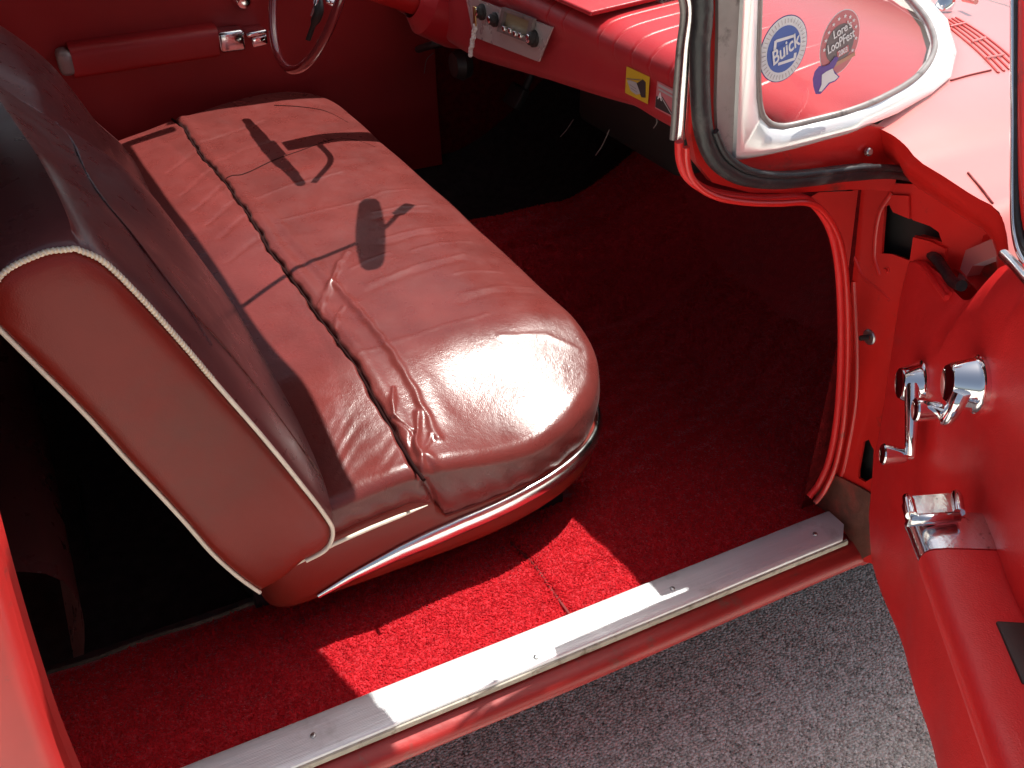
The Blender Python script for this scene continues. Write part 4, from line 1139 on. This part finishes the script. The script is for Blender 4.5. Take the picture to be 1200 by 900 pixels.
# front face of the door
fr0 = cols[0]
rows = [[p+DN*-.002 for p in fr0], [p+DN*-.02+DE*.004 for p in fr0], [p+DN*-.09+DE*.010 for p in fr0], [p+DN*-.115+DE*.02 for p in fr0]]
sheet('door_front_edge', rows, PAINT_JAMB, pdoor, 0)
# top front corner: rubber, flanges and bracket in the notch
wpath = [D(*(lambda q: (q[0], -.02, q[1]))(DP(*p, -.02))) for p in ((1073, 304), (1084, 298), (1094, 300), (1105, 314), (1116, 330), (1127, 335))]
tube('weatherstrip', spl(wpath, 30), .0075, BLACK, pdoor, 10, label='dark rubber seal in the notch of the open door')
wpath = [D(*(lambda q: (q[0], -.006, q[1]))(DP(*p, -.006))) for p in ((1060, 311), (1074, 308), (1086, 317), (1097, 333), (1109, 349))]
tube('panel_welt', spl(wpath, 30), .004, VINYL, pdoor, 8)
wpath = [D(*(lambda q: (q[0], -.012, q[1]))(DP(*p, -.012))) for p in ((1070, 307), (1083, 309), (1094, 320), (1105, 334), (1113, 345))]
tube('panel_welt', spl(wpath, 30), .004, VINYL, pdoor, 8)
def Dpoly(pts, off): return [D(*(lambda q: (q[0], off, q[1]))(DP(*p, off))) for p in pts]
plate('door_bracket', Dpoly(((1112, 290), (1120, 281), (1162, 274), (1163, 280), (1125, 297), (1114, 305)), -.055), [], DN*-.02, PAINT_JAMB, pdoor)
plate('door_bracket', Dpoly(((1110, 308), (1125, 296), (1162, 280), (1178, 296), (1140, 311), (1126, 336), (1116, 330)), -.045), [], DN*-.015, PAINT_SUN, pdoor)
plate('hinge_cover', Dpoly(((1162, 276), (1166, 262), (1175, 255), (1180, 256), (1180, 300), (1170, 298), (1163, 290)), -.05), [], DN*-.006, GREYMETAL, pdoor, 'grey oval metal tab behind the door frame')
# vent window frame rising from the door
f0 = Dpoly(((1188, -60), (1188, 0), (1188, 140), (1188, 240), (1190, 275), (1197, 300), (1214, 322)), -.025)
tube('window_frame', spl(f0, 60), .0042, CHROME, pdoor, 10, label='bright vent window frame of the open door')
f1 = Dpoly(((1193, -60), (1193, 0), (1192, 140), (1193, 245), (1198, 280), (1208, 300), (1222, 316)), -.028)
tube('window_frame', spl(f1, 60), .0052, BLACK, pdoor, 10)
f2 = [D(-.10+.0*i, -.03, 1.0) for i in range(2)]
tube('window_frame', spl(Dpoly(((1203, -60), (1202, 60), (1203, 200), (1208, 262), (1220, 292)), -.034), 40), .0085, PAINT_JAMB, pdoor, 10)
b_ = Dpoly(((1176, 298), (1190, 312), (1206, 330), (1225, 345)), -.012)
tube('belt_trim', spl(b_, 20), .006, STEEL, pdoor, 10)
gl = [Dpoly(((1207, -60), (1207, 100), (1209, 262)), -.03), [p+DE*.16 for p in Dpoly(((1207, -60), (1207, 100), (1209, 262)), -.03)]]
sheet('vent_window', gl, GLASS, pdoor, 0)

# window cranks
def crank(bpx, rb, arm_px, knob_px, klen, noff, name_label, hub_len, tilt=0):
    s, z = DP(*bpx, 0.004); base = D(s, .004, z)
    hubm = lathe('window_crank', [(rb*1.12, -.004), (rb*1.14, .001), (rb*1.05, .003), (rb, .0045), (rb*.98, .006), (rb*.80, hub_len*.9), (rb*.74, hub_len), (rb*.70, hub_len+.0015), (rb*.5, hub_len-.0005), (0, hub_len-.001)], base, DN, CHROME, pdoor, 40, name_label)
    return base, hubm
# the taller crank on the left turns the vent window, the right one the main window
def dpt(px, py, off): 
    s, z = DP(px, py, off); return D(s, off, z)
for (bp, rb, hl, apts, ar, kp, lab) in (
    ((1077, 450), .0290, .024, ((1069, 452, .020), (1069, 478, .022), (1068, 508, .022), (1067, 532, .020)), (.0130, .0088), (1066, 534, .018), 'bright crank with long hanging arm'),
    ((1143, 450), .0305, .030, ((1126, 462, .030), (1120, 474, .034), (1112, 488, .036), (1108, 492, .034)), (.0130, .0090), (1109, 482, .034), 'bright crank with arm turned to the left')):
    s, z = DP(*bp, .006); base = D(s, .006, z)
    hub = lathe('window_crank', [(rb*1.10, -.006), (rb*1.12, .001), (rb*1.04, .003), (rb*1.0, .005), (rb*.97, .007), (rb*.74, hl), (rb*.69, hl+.0015), (rb*.6, hl+.0005), (0, hl-.0015)], base, DN, CHROME, pdoor, 44, lab)
    path = spl([dpt(*p) for p in apts], 18)
    tube('crank_arm', path, [ar[0]+(ar[1]-ar[0])*i/17 for i in range(18)], CHROME, hub, 12, flat=(.8, .9), up=DN)
    kb = dpt(*kp)
    kd = (DN+Vector((0, 0, .02))).normalized()
    lathe('crank_knob', [(.0050, -.004), (.0055, .003), (.0090, .005), (.0105, .008), (.0140, .030), (.0143, .034), (.0130, .0358), (.010, .0345), (0, .034)], kb, kd, CHROME, hub, 28)

# armrest: level top, chrome nose, red pad with soft edge
ZA = .715
s0_, z0_ = DP(1080, 645, .083)
def arm_rows(sa, sb, wid, grow, ztop, hgt, n=20):
    rows = []
    for t in np.linspace(0, 1, n):
        s = sa+(sb-sa)*t; w = wid+grow*t
        rows.append([D(s, nn, ztop+zz) for nn, zz in ((-.012, .002), (.01, .002), (w*.4, .0015), (w*.7, .0005), (w-.020, -.0005), (w-.013, -.0015), (w-.008, -.0035), (w-.004, -.007), (w-.0015, -.012), (w, -.020), (w-.004, -hgt*.6), (w-.012, -hgt*.85), (w-.022, -hgt), (-.012, -hgt-.003))])
    return rows
SA = s0_
rows = arm_rows(SA+.0005, SA+.75, .083, .012, z0_+.004, .055, 26)
bm = bmesh.new(); Vg = add_grid(bm, rows); bm.faces.new(Vg[0][::-1]); bm.faces.new(Vg[-1])
armr = obj('armrest', bm, VINYL, pdoor, True, 'padded red armrest of the open door', 50)
rows = arm_rows(SA-.060, SA, .083, .0, z0_+.0055, .050, 10)
rows[0] = [p+DE*.0+Vector((0, 0, -.002)) for p in rows[0]]
bm = bmesh.new(); Vg = add_grid(bm, rows); bm.faces.new(Vg[0][::-1]); bm.faces.new(Vg[-1])
bmesh.ops.bevel(bm, geom=[e for e in bm.edges if len(e.link_faces) == 2 and e.calc_face_angle(0) > R(60)], offset=.003, segments=3, affect='EDGES', profile=.5)
obj('armrest_cap', bm, CHROME_W, pdoor, True, 'worn bright metal nose of the armrest', 40)
# pull cup: dark insert in the side of the pad next to the panel
s1, z1 = DP(1176, 736, .03)
box('pull_cup', D(s1, .0, z0_+.002), DE*.075, DN*.040, (0, 0, .006), mat('brown_plastic', (.045, .028, .022), .5), pdoor, .002)
# lock lever above the armrest nose
hs0, hz0 = DP(1058, 585, .085)
zh = z0_+.020
def Dz(px, py, z):
    q = PZ(z, px, py)-DH; return q.dot(DE), q.dot(DN)
sA, nA = Dz(1060, 582, zh); sB, nB_ = Dz(1122, 577, zh); sC, nC = Dz(1066, 606, zh); sD, nD = Dz(1126, 602, zh)
def Dv(s, n, z): return D(s, n, z)
body_ = [D(sA, nA, zh), D(sB, max(nB_, -.005), zh), D(sD, max(nD, -.005), zh), D(sC, nC, zh)]
hnd = plate('door_handle', body_, [], (0, 0, -.014), CHROME_W, pdoor, 'bright inner door lever above the armrest nose')
pA, pB, pC, pD = body_[0], body_[1], body_[3], body_[2]
for nm, a, b, r_ in (('handle_end', pA.lerp(pB, .04), pC.lerp(pD, .04), .0065), ('handle_end', pB.lerp(pA, .03), pD.lerp(pC, .03), .0060)):
    bm = bmesh.new(); add_tube(bm, [a.lerp(b, .06)+Vector((0, 0, .001)), a.lerp(b, .3)+Vector((0, 0, .002)), a.lerp(b, .97)+Vector((0, 0, .001))], [r_*.8, r_, r_], 12)
    obj(nm, bm, CHROME, hnd, True, None, 50)
bm = bmesh.new(); add_tube(bm, [pC.lerp(pD, .02)+Vector((0, 0, -.004)), pC.lerp(pD, .98)+Vector((0, 0, -.004))], .006, 10)
obj('handle_lip', bm, CHROME_W, hnd)

# ---- rear jamb (left edge of the photo) ----------------------------------------------
qa = [PX(-.01, *p) for p in ((-10, 560), (0, 597), (22, 680), (44, 755), (70, 835), (98, 905), (120, 960))]
def jstrip(dx, dy, n=30): return [p+Vector((dx, dy, 0)) for p in spl(qa, n)]
prof = [(-.16, -.16), (-.05, -.06), (-.010, -.014), (-.003, -.002), (.0, .001), (.007, -.001), (.010, -.008), (.0115, -.022), (.0135, -.024), (.016, -.010), (.020, -.005), (.034, -.003), (.040, -.005), (.042, -.014), (.0445, -.015), (.048, -.006), (.054, -.004), (.072, -.006), (.080, -.02), (.086, -.06), (.09, -.2), (.10, -.6), (.08, -1.6)]
ctl = [(Vector((p.x, p.y, p.z))) for p in qa]
extra_top = [Vector((-.03, ctl[0].y-.02, 1.06))]
extra_bot = [Vector((-.01, ctl[-1].y+.002, .30)), Vector((-.03, ctl[-1].y, .2))]
line = spl(extra_top+ctl+extra_bot, 50)
rows = [[p+Vector((dx, dy, 0)) for dx, dy in [(q.x, q.y) for q in lin([(a, b, 0) for a, b in prof], 70)]] for p in line]
sheet('quarter_panel', rows, PAINT_EDGE, CAR, 0, 'red ribbed rear edge of the door opening')

# ---- roof, header, visor and mirror (above the frame; they shade the seat) -----------------
def header_y(x):
    return float(np.interp(x, [-1.8, -1.6, -1.2, -.7, -.3, -.14], [-.560, -.550, -.530, -.508, -.468, -.430]))
hx_ = np.linspace(-1.76, -.10, 24)
rows = [[Vector((x, header_y(x)+.0, 1.345)) for x in hx_], [Vector((x, header_y(x)+.012, 1.362)) for x in hx_], [Vector((x, header_y(x)-.03, 1.39)) for x in hx_],
        [Vector((x, -1.2, 1.475-.045*((x+.97)/.85)**2)) for x in hx_], [Vector((x, -2.0, 1.42-.06*((x+.97)/.85)**2)) for x in hx_], [Vector((x, -2.45, 1.28)) for x in hx_], [Vector((x, -2.75, 1.05)) for x in hx_]]
roof = sheet('roof', loft(rows, 40, 40), ROOFM, CAR, 0, 'pale hardtop roof above the seats')
rows = [[Vector((x, header_y(x)-.002, 1.343)) for x in hx_], [Vector((x, -1.2, 1.450-.045*((x+.97)/.85)**2)) for x in hx_], [Vector((x, -2.0, 1.365-.06*((x+.97)/.85)**2)) for x in hx_], [Vector((x, -2.6, 1.1)) for x in hx_]]
sheet('headliner', loft(rows, 24, 24), HEADLINER, roof, 0)
for side in (0, 1):
    f = (lambda v: v) if side == 0 else mir
    tube('windshield_pillar', spl([f(Vector((-.062, -.39, 1.325))), f(Vector((-.075, -.42, 1.345))), f(Vector((-.150, -.44, 1.362)))], 16), .018, PAINT, CAR, 12, flat=(1, .8))
    tube('roof_rail', spl([f(Vector((-.115 if side == 0 else -.19, -.45, 1.352))), f(Vector((-.115 if side == 0 else -.20, -1.0, 1.425))), f(Vector((-.16, -1.8, 1.39))), f(Vector((-.17, -2.5, 1.2)))], 20), .022, STEEL, CAR, 10)
    q_ = [[f(Vector((xx, -1.30, z))), f(Vector((xx, -2.0, z))), f(Vector((xx-.02, -2.65, z*.97)))] for xx, z in ((-.06, 1.0), (-.12, 1.2), (-.165, 1.42))]
    sheet('quarter_fill_blocker', q_, PAINT, CAR, 0)  # unseen closed quarters, added to cut fill light in the cabin
# rear deck closing the body behind
rows = [[Vector((x, -2.3, 1.03)), Vector((x, -3.0, 1.02)), Vector((x, -3.9, .95)), Vector((x, -4.0, .5))] for x in np.linspace(-1.93, -.01, 8)]
sheet('rear_deck', rows, PAINT_SUN, CAR, 0)
rows = [[Vector((-1.95, y, z)) for y in (-4.0, -2.0, -1.3)] for z in (.25, .6, 1.04)]
sheet('quarter_panel', rows, PAINT, CAR, 0)
# mirror on its stem
mc = Vector((-.963, -.262, 1.245)); md = Vector((.94, -.33, .0))
bm = bmesh.new()
add_tube(bm, spl([mc-md*.165, mc-md*.08, mc+md*.08, mc+md*.165], 30), [.013, .020, .024]+[.025+.007*math.sin(math.pi*i/23) for i in range(24)]+[.023, .019, .012], 14, flat=(.85, 1.0), up=(.33, .94, .25))
mirr = obj('rear_view_mirror', bm, CHROME_W, CAR, True, None, 60)
tube('mirror_stem', spl([Vector((-.815, header_y(-.815)-.01, 1.352)), Vector((-.885, -.41, 1.29)), mc+Vector((0, .02, 0)), Vector((-1.04, -.172, 1.215))], 20), .006, CHROME_W, mirr, 8)
tube('mirror_clip', [Vector((-1.02, -.192, 1.218)), Vector((-1.055, -.152, 1.21))], .013, CHROME_W, mirr, 8)
# sun visor on the driver's side folded forward
rows = [[Vector((x, -.40+.10*(z-1.25)*-2, z)) for x in (-1.62, -1.5, -1.2)] for z in (1.25, 1.36)]

# ------------------------------------------------------------------ light, sky, camera
S = Vector((-.14, .41, 1)).normalized()
sun = bpy.data.lights.new('sun', 'SUN'); sun.energy = 5.0; sun.angle = R(.55); sun.color = (1.0, .965, .91)
so = bpy.data.objects.new('sun', sun); C.objects.link(so); so.rotation_euler = S.to_track_quat('Z', 'Y').to_euler(); so.location = (0, 0, 6)
w = bpy.data.worlds.new('World'); bpy.context.scene.world = w; w.use_nodes = True
nt = w.node_tree; bg = nt.nodes['Background']; bg.inputs[1].default_value = .07
sky = nt.nodes.new('ShaderNodeTexSky'); sky.sky_type = 'NISHITA'; sky.sun_disc = False
sky.sun_elevation = math.asin(S.z); sky.sun_rotation = math.atan2(S.x, S.y); sky.air_density = 1.0; sky.dust_density = 4.0; sky.ozone_density = 1.0
hs = nt.nodes.new('ShaderNodeHueSaturation'); hs.inputs['Saturation'].default_value = .75
nt.links.new(sky.outputs[0], hs.inputs['Color']); nt.links.new(hs.outputs[0], bg.inputs[0])
cd = bpy.data.cameras.new('camera'); cam = bpy.data.objects.new('camera', cd); C.objects.link(cam)
cd.sensor_width = 36; cd.lens = F/1200*36; cd.clip_start = .02; cd.clip_end = 1500
cam.location = CAMP
fwd = Vector((HV[0]*math.cos(PIT), HV[1]*math.cos(PIT), -math.sin(PIT)))
cam.rotation_euler = fwd.to_track_quat('-Z', 'Y').to_euler()
sc = bpy.context.scene; sc.camera = cam
sc.view_settings.view_transform = 'Standard'; sc.view_settings.look = 'None'; sc.view_settings.gamma = 1; sc.view_settings.exposure = .88
sc.view_settings.use_curve_mapping = False
sc.render.engine = 'CYCLES'; sc.cycles.max_bounces = 10; sc.cycles.diffuse_bounces = 5; sc.cycles.glossy_bounces = 5
